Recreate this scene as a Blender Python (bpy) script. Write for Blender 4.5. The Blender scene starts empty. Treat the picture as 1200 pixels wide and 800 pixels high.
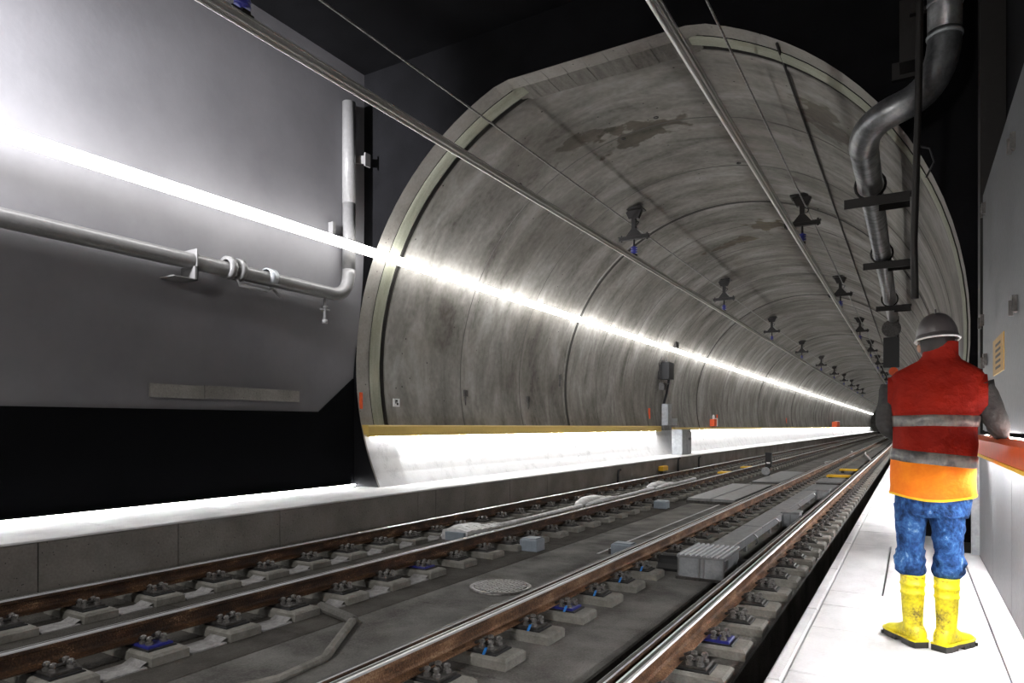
import bpy, math, random
from mathutils import Vector, Matrix, noise
random.seed(7)
PI = math.pi
S = bpy.context.scene
C = S.collection

# ---------------------------------------------------------------- camera, world, lights, exposure
cam_d = bpy.data.cameras.new('camera')
cam = bpy.data.objects.new('camera', cam_d); C.objects.link(cam)
cam_d.sensor_width = 36; cam_d.lens = 792/1200*36
cam_d.shift_y = 100/1200
cam_d.clip_start = 0.05; cam_d.clip_end = 400
cam.location = (0, 0, 1.24)
cam.rotation_euler = (PI/2, 0, math.radians(30.6))
S.camera = cam
S.view_settings.view_transform = 'Standard'; S.view_settings.look = 'None'
S.view_settings.gamma = 1; S.view_settings.use_curve_mapping = False
S.view_settings.exposure = 0.0

w = bpy.data.worlds.new('world'); S.world = w; w.use_nodes = True
w.node_tree.nodes['Background'].inputs[0].default_value = (0.8, 0.85, 1, 1)
w.node_tree.nodes['Background'].inputs[1].default_value = 0.006

def lamp(name, kind, loc, target, power, size=0.5, col=(1, 1, 1), spot=None):
    d = bpy.data.lights.new(name, kind); d.energy = power; d.color = col
    if kind == 'AREA': d.shape = 'DISK'; d.size = size
    else: d.shadow_soft_size = size
    if spot: d.spot_size = math.radians(spot[0]); d.spot_blend = spot[1]
    o = bpy.data.objects.new(name, d); C.objects.link(o); o.location = loc
    o.rotation_euler = (Vector(target)-Vector(loc)).to_track_quat('-Z', 'Y').to_euler()
    return o
lamp('fill_lamp', 'AREA', (-3.4, -2.4, 4.6), (-2.0, 7, 0.2), 230, 1.2, (1, .97, .93))  # unseen fill added behind the camera for track, curb and worker
lamp('wall_glow_spot', 'SPOT', (-7.75, -0.6, 4.5), (-8.55, 2.7, 4.9), 15000, 0.2, (.95, .95, 1), (50, 1))  # unseen spot added to brighten the near left wall
TUBE_L, LED_L, LED_R = 15.5, 170.0, 100.0

# ---------------------------------------------------------------- materials
def mat(name):
    m = bpy.data.materials.new(name); m.use_nodes = True
    nt = m.node_tree
    return m, nt, nt.nodes['Principled BSDF']
def setp(b, col=None, rough=None, metal=None, **k):
    if col is not None: b.inputs['Base Color'].default_value = (*col, 1)
    if rough is not None: b.inputs['Roughness'].default_value = rough
    if metal is not None: b.inputs['Metallic'].default_value = metal
    for a, v in k.items(): b.inputs[a.replace('_', ' ')].default_value = v
def N(nt, t, **k):
    n = nt.nodes.new(t)
    for a, v in k.items(): setattr(n, a, v)
    return n
def textured(name, stops, scale=(1, 1, 1), nscale=2.0, detail=8, rough=.85, metal=0, bump=.15, bscale=30, pores=0, pscale=40,
             fine=.35, rvar=0, coord='pos', dist=0.0, bdist=.02):
    """noise-driven colour between ramp stops, fine grain, optional pores and bump"""
    m, nt, b = mat(name); L = nt.links.new
    if coord == 'pos': src = N(nt, 'ShaderNodeNewGeometry').outputs['Position']
    else: src = N(nt, 'ShaderNodeTexCoord').outputs['Object']
    mp = N(nt, 'ShaderNodeMapping'); mp.inputs['Scale'].default_value = scale; L(src, mp.inputs['Vector'])
    n1 = N(nt, 'ShaderNodeTexNoise'); n1.inputs['Scale'].default_value = nscale; n1.inputs['Detail'].default_value = detail
    n1.inputs['Roughness'].default_value = .6; n1.inputs['Distortion'].default_value = dist
    L(mp.outputs[0], n1.inputs['Vector'])
    n2 = N(nt, 'ShaderNodeTexNoise'); n2.inputs['Scale'].default_value = bscale; n2.inputs['Detail'].default_value = 5; L(src, n2.inputs['Vector'])
    mx = N(nt, 'ShaderNodeMath', operation='MULTIPLY_ADD'); L(n2.outputs[0], mx.inputs[0]); mx.inputs[1].default_value = fine
    sub = N(nt, 'ShaderNodeMath', operation='ADD'); L(n1.outputs[0], sub.inputs[0]); sub.inputs[1].default_value = -fine*.5
    L(sub.outputs[0], mx.inputs[2])
    r = N(nt, 'ShaderNodeValToRGB'); L(mx.outputs[0], r.inputs[0])
    e = r.color_ramp.elements
    while len(e) < len(stops): e.new(.5)
    for i, (p, c) in enumerate(stops): e[i].position = p; e[i].color = (*c, 1)
    col = r.outputs[0]
    hgt = n2.outputs[0]
    if pores:
        v = N(nt, 'ShaderNodeTexVoronoi'); v.inputs['Scale'].default_value = pscale; L(src, v.inputs['Vector'])
        lt = N(nt, 'ShaderNodeMath', operation='LESS_THAN'); L(v.outputs['Distance'], lt.inputs[0]); lt.inputs[1].default_value = pores
        mc = N(nt, 'ShaderNodeMix', data_type='RGBA'); L(lt.outputs[0], mc.inputs[0]); L(col, mc.inputs[6])
        mc.inputs[7].default_value = (*[x*.3 for x in stops[0][1]], 1); col = mc.outputs[2]
    L(col, b.inputs['Base Color'])
    if bump:
        bp = N(nt, 'ShaderNodeBump'); bp.inputs['Strength'].default_value = bump; bp.inputs['Distance'].default_value = bdist
        L(hgt, bp.inputs['Height']); L(bp.outputs[0], b.inputs['Normal'])
    if rvar:
        mr = N(nt, 'ShaderNodeMath', operation='MULTIPLY_ADD'); L(n1.outputs[0], mr.inputs[0]); mr.inputs[1].default_value = rvar; mr.inputs[2].default_value = rough-rvar*.5
        L(mr.outputs[0], b.inputs['Roughness'])
    setp(b, None, None if rvar else rough, metal)
    return m
def plain(name, col, rough=.5, metal=0, var=.12, nscale=14, bump=.03, **k):
    lo = tuple(c*(1-var) for c in col); hi = tuple(min(1, c*(1+var)) for c in col)
    m = textured(name, [(.3, lo), (.7, hi)], nscale=nscale, rough=rough, metal=metal, bump=bump, bscale=nscale*5, coord='obj')
    if k: setp(m.node_tree.nodes['Principled BSDF'], **k)
    return m
def emit(name, col, strength):
    m = bpy.data.materials.new(name); m.use_nodes = True; nt = m.node_tree
    nt.nodes.clear()
    e = N(nt, 'ShaderNodeEmission'); e.inputs[0].default_value = (*col, 1); e.inputs[1].default_value = strength
    o = N(nt, 'ShaderNodeOutputMaterial'); nt.links.new(e.outputs[0], o.inputs[0])
    return m
def g(v, t=(1, .98, .94)): return tuple(v*x for x in t)

M = {}
# tunnel lining: cast concrete, circumferential smears (stretched round the tube), brown damp blotches
M['lining'] = textured('lining_concrete', [(.26, (.085, .078, .066)), (.40, (.175, .167, .152)), (.55, (.26, .25, .232)), (.75, (.38, .37, .35))],
                       scale=(.35, 1.1, .35), nscale=1.5, detail=10, rough=.8, bump=.25, bscale=9, pores=.055, pscale=3.2, fine=.30, dist=.6)
def stain(m, blobs):
    nt = m.node_tree; L = nt.links.new; b = nt.nodes['Principled BSDF']
    src = b.inputs['Base Color'].links[0].from_socket
    pos = N(nt, 'ShaderNodeNewGeometry').outputs['Position']
    big = N(nt, 'ShaderNodeTexNoise'); big.inputs['Scale'].default_value = .55; big.inputs['Detail'].default_value = 6; L(pos, big.inputs['Vector'])
    r = N(nt, 'ShaderNodeValToRGB'); L(big.outputs[0], r.inputs[0]); r.color_ramp.elements[0].position = .36; r.color_ramp.elements[0].color = (.62, .60, .57, 1)
    r.color_ramp.elements[1].position = .62; r.color_ramp.elements[1].color = (1, 1, 1, 1)
    mx = N(nt, 'ShaderNodeMix', data_type='RGBA', blend_type='MULTIPLY'); mx.inputs[0].default_value = 1; L(src, mx.inputs[6]); L(r.outputs[0], mx.inputs[7]); col = mx.outputs[2]
    wob = N(nt, 'ShaderNodeTexNoise'); wob.inputs['Scale'].default_value = 2.6; wob.inputs['Detail'].default_value = 5; L(pos, wob.inputs['Vector'])
    for c, sc, dk in blobs:
        v = N(nt, 'ShaderNodeVectorMath', operation='SUBTRACT'); L(pos, v.inputs[0]); v.inputs[1].default_value = c
        v2 = N(nt, 'ShaderNodeVectorMath', operation='DIVIDE'); L(v.outputs[0], v2.inputs[0]); v2.inputs[1].default_value = sc
        ln = N(nt, 'ShaderNodeVectorMath', operation='LENGTH'); L(v2.outputs[0], ln.inputs[0])
        ad = N(nt, 'ShaderNodeMath', operation='MULTIPLY_ADD'); L(wob.outputs[0], ad.inputs[0]); ad.inputs[1].default_value = 3.2; L(ln.outputs['Value'], ad.inputs[2])
        mr = N(nt, 'ShaderNodeMapRange'); L(ad.outputs[0], mr.inputs[0]); mr.inputs[1].default_value = 2.2; mr.inputs[2].default_value = 2.45; mr.inputs[3].default_value = 1; mr.inputs[4].default_value = 0
        m2 = N(nt, 'ShaderNodeMix', data_type='RGBA', blend_type='MULTIPLY'); L(mr.outputs[0], m2.inputs[0]); L(col, m2.inputs[6]); m2.inputs[7].default_value = (*dk, 1); col = m2.outputs[2]
    L(col, b.inputs['Base Color'])
stain(M['lining'], [((-4.6, 12.6, 7), (1.0, .55, 2), (.38, .35, .28)), ((-5.6, 12.0, 6.7), (.7, .35, 2), (.45, .42, .36)), ((-3.5, 20.2, 7), (.7, .6, 2), (.45, .38, .25)),
                    ((-4.6, 21.5, 7), (.9, .4, 2), (.5, .43, .3)), ((-1.2, 11.5, 6), (.5, .7, 1.2), (.45, .4, .33))])
M['formline'] = plain('form_line_stain', (.10, .095, .088), .9)
M['collar'] = textured('collar_concrete', [(.3, (.19, .175, .158)), (.7, (.31, .295, .27))], nscale=1.4, rough=.85, bump=.15, bscale=22, pores=.06, pscale=5)
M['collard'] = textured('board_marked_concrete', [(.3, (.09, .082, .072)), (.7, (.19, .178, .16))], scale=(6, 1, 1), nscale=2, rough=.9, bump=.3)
M['band'] = textured('pale_green_seal', [(.3, (.20, .205, .15)), (.7, (.31, .315, .25))], scale=(.5, 3, .5), nscale=3, rough=.7)
M['groove'] = plain('groove_filler', (.03, .028, .025), .9)
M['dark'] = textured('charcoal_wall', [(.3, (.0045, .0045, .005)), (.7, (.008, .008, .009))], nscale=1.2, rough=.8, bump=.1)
M['wall'] = textured('grey_cavern_wall', [(.3, (.145, .142, .15)), (.7, (.19, .186, .195))], nscale=.7, rough=.75, bump=.06, bscale=12, fine=.1)
M['dado'] = textured('blacked_out_wall', [(.3, (.0028, .003, .0035)), (.7, (.004, .0042, .005))], nscale=2, rough=.9, bump=.03)  # near-black for the faded-out lower wall, darkness in the colour
M['slab'] = textured('track_slab', [(.32, (.075, .07, .065)), (.5, (.15, .145, .135)), (.68, (.22, .215, .20))], nscale=1.9, rough=.85, bump=.5, bscale=60, pores=.05, pscale=14)
M['slabd'] = textured('dark_track_slab', [(.3, (.045, .04, .035)), (.7, (.115, .108, .097))], nscale=3, rough=.9, bump=.9, bscale=70)
M['pit'] = textured('drain_pit', [(.3, (.012, .010, .008)), (.7, (.03, .026, .022))], nscale=4, rough=.95, bump=.6)
M['curb'] = textured('curb_concrete', [(.3, (.16, .15, .135)), (.7, (.30, .285, .265))], nscale=1.3, rough=.85, bump=.2, bscale=40, pores=.10, pscale=16)
M['pave'] = textured('pale_paving', [(.25, (.46, .46, .47)), (.5, (.66, .66, .67)), (.75, (.78, .78, .79))], scale=(1, .6, 1), nscale=2.2, rough=.7, bump=.15, bscale=50, fine=.2)
M['mat'] = textured('pale_mat', [(.3, (.22, .215, .21)), (.7, (.42, .41, .41))], nscale=14, rough=.9, bump=.5, bscale=80)
M['wlit'] = textured('overlit_wall_white', [(.25, (.55, .55, .56)), (.45, (.76, .76, .77)), (.75, (.82, .82, .83))], nscale=3, rough=.7, bump=.1, bscale=30, fine=.3)  # glare of the handrail light on the lining, put into a white colour
M['pad'] = textured('pedestal_concrete', [(.3, (.16, .155, .135)), (.7, (.30, .29, .265))], nscale=6, rough=.85, bump=.3, bscale=60)
M['rust'] = textured('rusty_rail', [(.3, (.014, .007, .004)), (.48, (.052, .024, .011)), (.62, (.12, .058, .026)), (.73, (.42, .27, .15))], scale=(1, .35, 1), nscale=9, detail=10, rough=.6, metal=.15, bump=.5, bscale=80, fine=.55)
M['rust2'] = textured('orange_rusty_rail', [(.3, (.05, .026, .014)), (.45, (.14, .068, .032)), (.58, (.26, .14, .075)), (.72, (.46, .30, .18))], scale=(1, .35, 1), nscale=7, detail=10, rough=.6, metal=.1, bump=.5, bscale=80, fine=.55)
M['steel'] = textured('polished_rail_glint', [(.3, (.80, .81, .83)), (.7, (.93, .94, .95))], scale=(20, .4, 1), nscale=3, rough=.33, metal=.55, bump=0)  # polished edges, their reflected glint put into a near-white colour
M['headmid'] = plain('dark_rail_crown', (.10, .095, .09), .45, .8)  # darker crown between the edge glints, contrast put into the colour
M['iron'] = textured('dark_iron', [(.3, (.045, .042, .040)), (.7, (.12, .115, .11))], nscale=20, rough=.45, metal=.7, bump=.2, bscale=90, coord='obj')
M['bolt'] = textured('bolt_steel', [(.3, (.13, .125, .12)), (.7, (.28, .27, .26))], nscale=30, rough=.4, metal=.5, bump=.1, coord='obj')
M['galv'] = textured('galvanised_steel', [(.3, (.28, .30, .315)), (.7, (.46, .48, .50))], nscale=9, rough=.4, metal=.35, bump=.08, bscale=40, rvar=.3)
M['tread'] = textured('ribbed_lid_steel', [(.3, (.20, .205, .21)), (.7, (.33, .335, .34))], nscale=9, rough=.5, metal=.25, bump=.08, bscale=40)
M['alu'] = textured('aluminium', [(.3, (.42, .41, .39)), (.7, (.58, .57, .55))], scale=(20, .3, 20), nscale=2, rough=.35, metal=.45, bump=0)
M['pipe'] = textured('spiral_duct_steel', [(.3, (.17, .175, .18)), (.7, (.36, .37, .38))], scale=(1, 2, 1), nscale=5, rough=.38, metal=.8, bump=.12, bscale=25)
M['lpipe'] = plain('pale_pipe', (.17, .167, .165), .3, .0)
M['black'] = plain('black_plastic', (.014, .014, .015), .5)
M['brown'] = plain('brown_black_steel', (.016, .014, .013), .55, .3)
M['blue'] = plain('blue_insulator', (.025, .03, .22), .35)
M['bluetag'] = plain('blue_tag', (.01, .18, .55), .5)
M['yellow'] = plain('mustard_handrail', (.66, .47, .13), .5, var=.04)
M['yel2'] = plain('signal_yellow', (.85, .50, .02), .5)
M['ochre'] = plain('ochre_plate', (.36, .20, .03), .5)
M['orange'] = plain('orange_handrail', (.75, .10, .012), .28)
M['orangep'] = plain('orange_paint', (.85, .12, .03), .6)
M['panel'] = textured('brushed_panel', [(.3, (.15, .155, .165)), (.7, (.30, .31, .325))], scale=(3, 1.2, .5), nscale=3, detail=10, rough=.38, metal=.55, bump=.06, bscale=30, rvar=.3)
M['cabp'] = textured('dark_brushed_panel', [(.3, (.06, .063, .07)), (.7, (.15, .155, .165))], scale=(3, 1.2, .5), nscale=3, detail=10, rough=.42, metal=.4, bump=.06, bscale=30, rvar=.3)
M['chrome'] = plain('chrome', (.40, .40, .41), .3, .8)
M['wirem'] = textured('bright_wire', [(.3, (.85, .84, .82)), (.7, (.95, .94, .93))], scale=(1, .2, 1), nscale=3, rough=.32, metal=.85, bump=0)
M['white'] = plain('white_plate', (.80, .80, .80), .5)
M['wrapw'] = textured('white_foil', [(.3, (.55, .55, .56)), (.7, (.85, .85, .86))], nscale=9, rough=.4, bump=.6, bscale=18)
M['bluegrey'] = plain('blue_grey_box', (.30, .35, .40), .5)
M['ltube'] = emit('light_trail', (1, .99, .97), TUBE_L)
M['led'] = emit('led_strip', (1, 1, 1), LED_L)
M['ledf'] = emit('floor_fill_strip', (1, 1, 1), 270)  # glow of the added strip at the left wall foot
M['led2'] = emit('led_strip_right', (1, 1, 1), LED_R)
M['skin'] = plain('skin', (.50, .28, .19), .5)
M['hair'] = plain('dark_hair', (.010, .008, .007), .6)
M['helmet'] = plain('helmet_grey', (.055, .048, .048), .38, var=.06)
M['rim'] = plain('helmet_rim', (.62, .60, .60), .35)
M['vest'] = textured('red_vest_cloth', [(.3, (.13, .005, .003)), (.7, (.27, .014, .005))], nscale=3.5, rough=.75, bump=.7, bscale=9, coord='obj', fine=.15, bdist=.05)
M['vesto'] = textured('floor_lit_vest_cloth', [(.3, (.70, .11, .008)), (.7, (.90, .26, .012))], nscale=5, rough=.7, bump=.2, bscale=60, coord='obj', fine=.15)  # lower vest lit by walkway bounce, put into the orange colour
M['reflect'] = textured('reflective_tape', [(.35, (.045, .045, .05)), (.65, (.22, .205, .18))], scale=(2, 2, 1), nscale=6, rough=.4, metal=.3, bump=.15, bscale=40, coord='obj')
M['sleeve'] = textured('charcoal_sleeve', [(.3, (.02, .0195, .0195)), (.7, (.06, .058, .055))], nscale=7, rough=.8, bump=.3, bscale=60, coord='obj')
M['jeans'] = textured('blue_denim', [(.34, (.005, .018, .06)), (.5, (.016, .055, .17)), (.62, (.035, .11, .27)), (.78, (.25, .36, .50))], scale=(1.4, 1.4, .8), nscale=7, rough=.85, bump=.6, bscale=45, coord='obj', fine=.4, dist=1.6)
M['boot'] = textured('yellow_rubber', [(.30, (.10, .075, .015)), (.40, (.52, .42, .015)), (.55, (.80, .68, .012)), (.8, (.86, .76, .02))], nscale=7, detail=10, rough=.4, bump=.15, bscale=70, coord='obj', fine=.4)
M['sole'] = plain('black_sole', (.018, .016, .014), .7)

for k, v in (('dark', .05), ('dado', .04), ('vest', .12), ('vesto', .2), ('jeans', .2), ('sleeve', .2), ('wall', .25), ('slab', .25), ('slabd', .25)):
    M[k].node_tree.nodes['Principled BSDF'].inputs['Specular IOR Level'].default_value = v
# ---------------------------------------------------------------- mesh helpers
class MB:
    def __init__(s): s.v = []; s.f = []; s.mi = []
    def add(s, vs, fs, mi=0):
        o = len(s.v); s.v += [tuple(v) for v in vs]; s.f += [tuple(i+o for i in q) for q in fs]; s.mi += [mi]*len(fs)
    def box(s, x0, x1, y0, y1, z0, z1, mi=0):
        s.add([(x0,y0,z0),(x1,y0,z0),(x1,y1,z0),(x0,y1,z0),(x0,y0,z1),(x1,y0,z1),(x1,y1,z1),(x0,y1,z1)],
              [(0,3,2,1),(4,5,6,7),(0,1,5,4),(1,2,6,5),(2,3,7,6),(3,0,4,7)], mi)
    def bevbox(s, x0, x1, y0, y1, z0, z1, b=.01, mi=0):
        """box with chamfered top edges"""
        s.add([(x0,y0,z0),(x1,y0,z0),(x1,y1,z0),(x0,y1,z0),(x0,y0,z1-b),(x1,y0,z1-b),(x1,y1,z1-b),(x0,y1,z1-b),
               (x0+b,y0+b,z1),(x1-b,y0+b,z1),(x1-b,y1-b,z1),(x0+b,y1-b,z1)],
              [(0,3,2,1),(8,9,10,11),(0,1,5,4),(1,2,6,5),(2,3,7,6),(3,0,4,7),(4,5,9,8),(5,6,10,9),(6,7,11,10),(7,4,8,11)], mi)
    def prism(s, prof, y0, y1, ny=1, mi=0, cap=True, axis='y'):
        n = len(prof); vs = []
        for k in range(ny+1):
            y = y0+(y1-y0)*k/ny
            vs += [((a, y, b) if axis == 'y' else ((y, a, b) if axis == 'x' else (a, b, y))) for a, b in prof]
        fs = [(k*n+i, k*n+(i+1) % n, (k+1)*n+(i+1) % n, (k+1)*n+i) for k in range(ny) for i in range(n)]
        if cap: fs += [tuple(range(n))[::-1], tuple(range(ny*n, ny*n+n))]
        s.add(vs, fs, mi)
    def rings(s, rs, cap=True, mi=0, closed=True):
        n = len(rs[0]); vs = [p for r in rs for p in r]; fs = []
        for k in range(len(rs)-1):
            for i in range(n if closed else n-1):
                j = (i+1) % n; fs.append((k*n+i, k*n+j, (k+1)*n+j, (k+1)*n+i))
        if cap: fs += [tuple(range(n))[::-1], tuple(range((len(rs)-1)*n, len(rs)*n))]
        s.add(vs, fs, mi)
    def tube(s, pts, r, n=8, mi=0):
        pts = [Vector(p) for p in pts]; rs = []
        rad = r if isinstance(r, (list, tuple)) else [r]*len(pts)
        up = None
        for i, p in enumerate(pts):
            d = (pts[min(i+1, len(pts)-1)]-pts[max(i-1, 0)]).normalized()
            if up is None:
                up = Vector((0, 0, 1)) if abs(d.z) < .9 else Vector((1, 0, 0))
            a = d.cross(up).normalized(); b = a.cross(d).normalized(); up = b
            rs.append([p+(a*math.cos(2*PI*k/n)+b*math.sin(2*PI*k/n))*rad[i] for k in range(n)])
        s.rings(rs, mi=mi)
    def cyl(s, c, r, z0, z1, n=12, r2=None, mi=0):
        r2 = r if r2 is None else r2
        s.rings([[(c[0]+q*math.cos(2*PI*k/n), c[1]+q*math.sin(2*PI*k/n), z) for k in range(n)] for z, q in ((z0, r), (z1, r2))], mi=mi)
    def lathe(s, prof, n=20, c=(0, 0), mi=0, cap=True):
        s.rings([[(c[0]+r*math.cos(2*PI*k/n), c[1]+r*math.sin(2*PI*k/n), z) for k in range(n)] for r, z in prof], cap=cap, mi=mi)
    def build(s, name, m, parent=None, smooth=False, **props):
        me = bpy.data.meshes.new(name); me.from_pydata([tuple(v) for v in s.v], [], s.f)
        for x in (m if isinstance(m, (list, tuple)) else [m]): me.materials.append(x)
        if any(s.mi): me.polygons.foreach_set('material_index', s.mi)
        if smooth: me.polygons.foreach_set('use_smooth', [True]*len(me.polygons))
        me.update()
        o = bpy.data.objects.new(name, me); C.objects.link(o)
        if parent: o.parent = parent
        for k, v in props.items(): o[k] = v
        return o
def smooth_angle(o, deg=40):
    o.data.set_sharp_from_angle(angle=math.radians(deg)); return o
def empty(name, loc=(0, 0, 0), rz=0, **props):
    o = bpy.data.objects.new(name, None); C.objects.link(o); o.location = loc; o.rotation_euler = (0, 0, rz)
    o.empty_display_size = .1
    for k, v in props.items(): o[k] = v
    return o
def tag(o, label, cat, group=None):
    o['label'] = label; o['category'] = cat
    if group: o['group'] = group
    return o
def struct(o): o['kind'] = 'structure'; return o
def copy_tree(o, parent=None):
    c = o.copy(); C.objects.link(c)
    if parent: c.parent = parent
    for ch in list(o.children): copy_tree(ch, c)
    return c
def piece(mesh_src, name, parent, loc):
    c = mesh_src.copy(); C.objects.link(c); c.name = name; c.parent = parent; c.location = loc; return c
ORD = 'first second third fourth fifth sixth seventh eighth ninth tenth eleventh twelfth thirteenth fourteenth fifteenth sixteenth seventeenth eighteenth nineteenth twentieth'.split()
def ordinal(i):
    if i < 20: return ORD[i]
    t = {2: 'twenty', 3: 'thirty', 4: 'forty', 5: 'fifty', 6: 'sixty', 7: 'seventy', 8: 'eighty'}
    n = i+1
    if n % 10 == 0: return {3: 'thirtieth', 4: 'fortieth', 5: 'fiftieth', 6: 'sixtieth', 7: 'seventieth', 8: 'eightieth'}[n//10]
    return t[n//10]+'-'+ORD[n % 10-1]

# ---------------------------------------------------------------- the setting
CX, CZ, R = -4.08, 2.34, 4.65          # tunnel axis and radius
YP = 9.17                              # portal plane
YEND = 190.0
ZT = 6.73                              # flat cut at the portal crown
A0, A1 = math.radians(-37.5), math.radians(217.5)
def arc_pts(r, n=72, a0=A0, a1=A1):
    return [(CX+r*math.cos(a0+(a1-a0)*i/n), CZ+r*math.sin(a0+(a1-a0)*i/n)) for i in range(n+1)]
def cut(p, z=ZT): return (p[0], min(p[1], z))
def shell(name, profs, m, parent, smooth=True):
    """open strip lofted through (y, [(x,z)..]) profiles"""
    mb = MB(); mb.rings([[(x, y, z) for x, z in pr] for y, pr in profs], cap=False, closed=False)
    o = mb.build(name, m, parent, smooth)
    return smooth_angle(o, 25)

# floor of the cavern and tunnel
mb = MB(); mb.box(-9.6, 1.4, -7, YEND, -1.0, -.80)
floor = struct(mb.build('floor', M['pit']))
def slab_run(name, x0, x1, z, m, joints, y1=YEND):
    ys = joints+[y1]
    for a, b in zip(ys[:-1], ys[1:]):
        q = MB(); q.bevbox(x0, x1, a+.006, b-.006, -.80, z, .012); q.build(name, m, floor)
J = [-6, -1.2, 3.86, 8.7, 13.8, 18.9, 24, 29, 34, 39, 44, 54, 64, 84]
slab_run('trackbed_slab', -7.2, -4.25, -.45, M['slabd'], J)
slab_run('trackbed_slab', -4.24, -3.22, -.445, M['slab'], [y+1.3 for y in J])
slab_run('trackbed_slab', -3.22, -3.0, -.50, M['pit'], [-6, 20, 60])
slab_run('trackbed_slab', -3.0, -1.86, -.45, M['slab'], J)
slab_run('trackbed_slab', -1.86, -1.66, -.56, M['pit'], [-6, 20, 60])
slab_run('trackbed_slab', -1.66, -1.02, -.45, M['slab'], J)

# left curb: cast blocks with joints, pale walkway top behind
bench = struct(empty('trim_1'))
CJ = [-5.5, -3.2, -1.4, .3, 1.7, 3.26, 4.7, 6.14, 9.05, 9.55, 10.45, 12.1, 13.79, 14.59, 16.64, 19.18, 21.4, 24, 26.5, 29, 32, 35, 38, 41, 44, 48, 52, 60, 70, 85, 110, YEND]
for i, (a, b) in enumerate(zip(CJ[:-1], CJ[1:])):
    d = random.uniform(-.004, .004)
    q = MB(); q.bevbox(-7.55, -7.2+d, a+.006, b-.006, -.80, .14, .012); q.build('curb_block', M['curb'], bench)
walk_l = struct(empty('floor_left_walkway'))
WJ = [-5.5+1.6*i for i in range(32)]+[60, 80, 120, YEND]
for a, b in zip(WJ[:-1], WJ[1:]):
    q = MB(); q.bevbox(-7.62, -7.19, a+.002, b-.002, .138, .162, .008); q.build('edge_slab', M['pave'], walk_l)
    q = MB(); q.bevbox(-8.85 if b < YP else -8.6, -7.625, a+.002, b-.002, .0, .16, .006); q.build('paving_slab', M['pave'], walk_l)

# right walkway: paving slabs, edge stones and border strip
walk = struct(empty('floor_right_walkway'))
q = MB(); q.box(-.60, .80, -4, YP, -.80, -.06); q.build('walkway_base', M['slabd'], walk)
q = MB(); q.box(-.60, .30, YP, YEND, -.80, -.06); q.build('walkway_base', M['slabd'], walk)
SJ = [-4, -3.1, -2.2, -1.3, -.4, .5, 1.3, 2.1, 2.9, 3.69, 4.58, 5.19, 5.66, 8.04]
y = 8.04
while y < 60: y += random.choice([.9, 1.0, .8]); SJ.append(y)
SJ += [70, 90, 130, YEND]
for i, (a, b) in enumerate(zip(SJ[:-1], SJ[1:])):
    xr = .42 if b < YP+.1 else -.08
    cols = [(-.545, xr)]
    if abs(a-5.66) < .01: cols = [(-.545, -.19), (-.185, xr)]
    for x0, x1 in cols:
        z = random.uniform(-.003, .002)
        q = MB(); q.bevbox(x0+.004, x1-.004, a+.006, b-.006, -.06, z, .006); q.build('paving_slab', M['pave'], walk)
for i in range(40):
    a = -4+1.5*i; b = a+1.5
    q = MB(); q.bevbox(-.62, -.55, a+.004, b-.004, -.12, .006, .01); q.build('edge_stone', M['pave'], walk)
    if b < YP+.2:
        q = MB(); q.bevbox(.425, .565, a+.004, b-.004, -.06, .0, .006); q.build('border_slab', M['pave'], walk)

# cavern walls and ceiling
wl = struct(empty('wall_left'))
q = MB(); q.prism([(-9.3, -.8), (-8.8, -.8), (-8.8, 2.1), (-8.77, 2.4), (-8.70, 2.85), (-8.62, 3.4), (-8.565, 3.9), (-8.54, 4.4), (-8.53, 5), (-8.53, 7.6), (-9.3, 7.6)], -7, YP); smooth_angle(q.build('wall_face', M['wall'], wl, True), 30)
# slant-ended panel: the lower wall's fade to black put into its colour
q = MB(); q.prism([(-7, .155), (9.15, .155), (9.15, 2.12), (8.32, 1.50), (-7, 1.42)], -8.8, -8.765, axis='x'); q.build('blackout_panel', M['dado'], wl)
q = MB()
for i in range(8): q.add([(-8.758, -6+1.9*i, .165), (-8.75, -6+1.9*i, .20), (-8.75, -4.1+1.9*i, .20), (-8.758, -4.1+1.9*i, .165)], [(0, 3, 2, 1)])
ls = tag(empty('floor_fill_light', (0, 0, 0)), 'added thin light strip brightening the walkway along the foot of the black left wall', 'light'); q.build('light_strip', M['ledf'], ls)
q = MB(); q.box(-8.765, -8.63, -6.1, 9.1, .205, .217); q.build('shade', M['dado'], ls)  # added shield keeping the strip's light off the wall above
st = tag(empty('concrete_strip', (-8.765, 5.3, 1.64)), 'narrow pale concrete strip set on the black lower wall at left', 'strip')
q = MB(); q.box(0, .03, .0, .80, 0, .185); q.build('strip_panel', M['curb'], st)
q = MB(); q.box(0, .03, .81, 2.55, 0.01, .195); q.build('strip_panel', M['curb'], st)
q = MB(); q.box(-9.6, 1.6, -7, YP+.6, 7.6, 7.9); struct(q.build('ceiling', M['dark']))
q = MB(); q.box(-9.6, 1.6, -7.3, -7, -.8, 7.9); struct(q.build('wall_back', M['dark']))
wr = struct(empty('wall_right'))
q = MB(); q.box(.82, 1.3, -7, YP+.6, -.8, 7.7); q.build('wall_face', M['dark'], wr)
q = MB(); q.box(.60, .815, 8.35, 8.62, -.06, 7.6); struct(q.build('trim_3', M['brown']))
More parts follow.
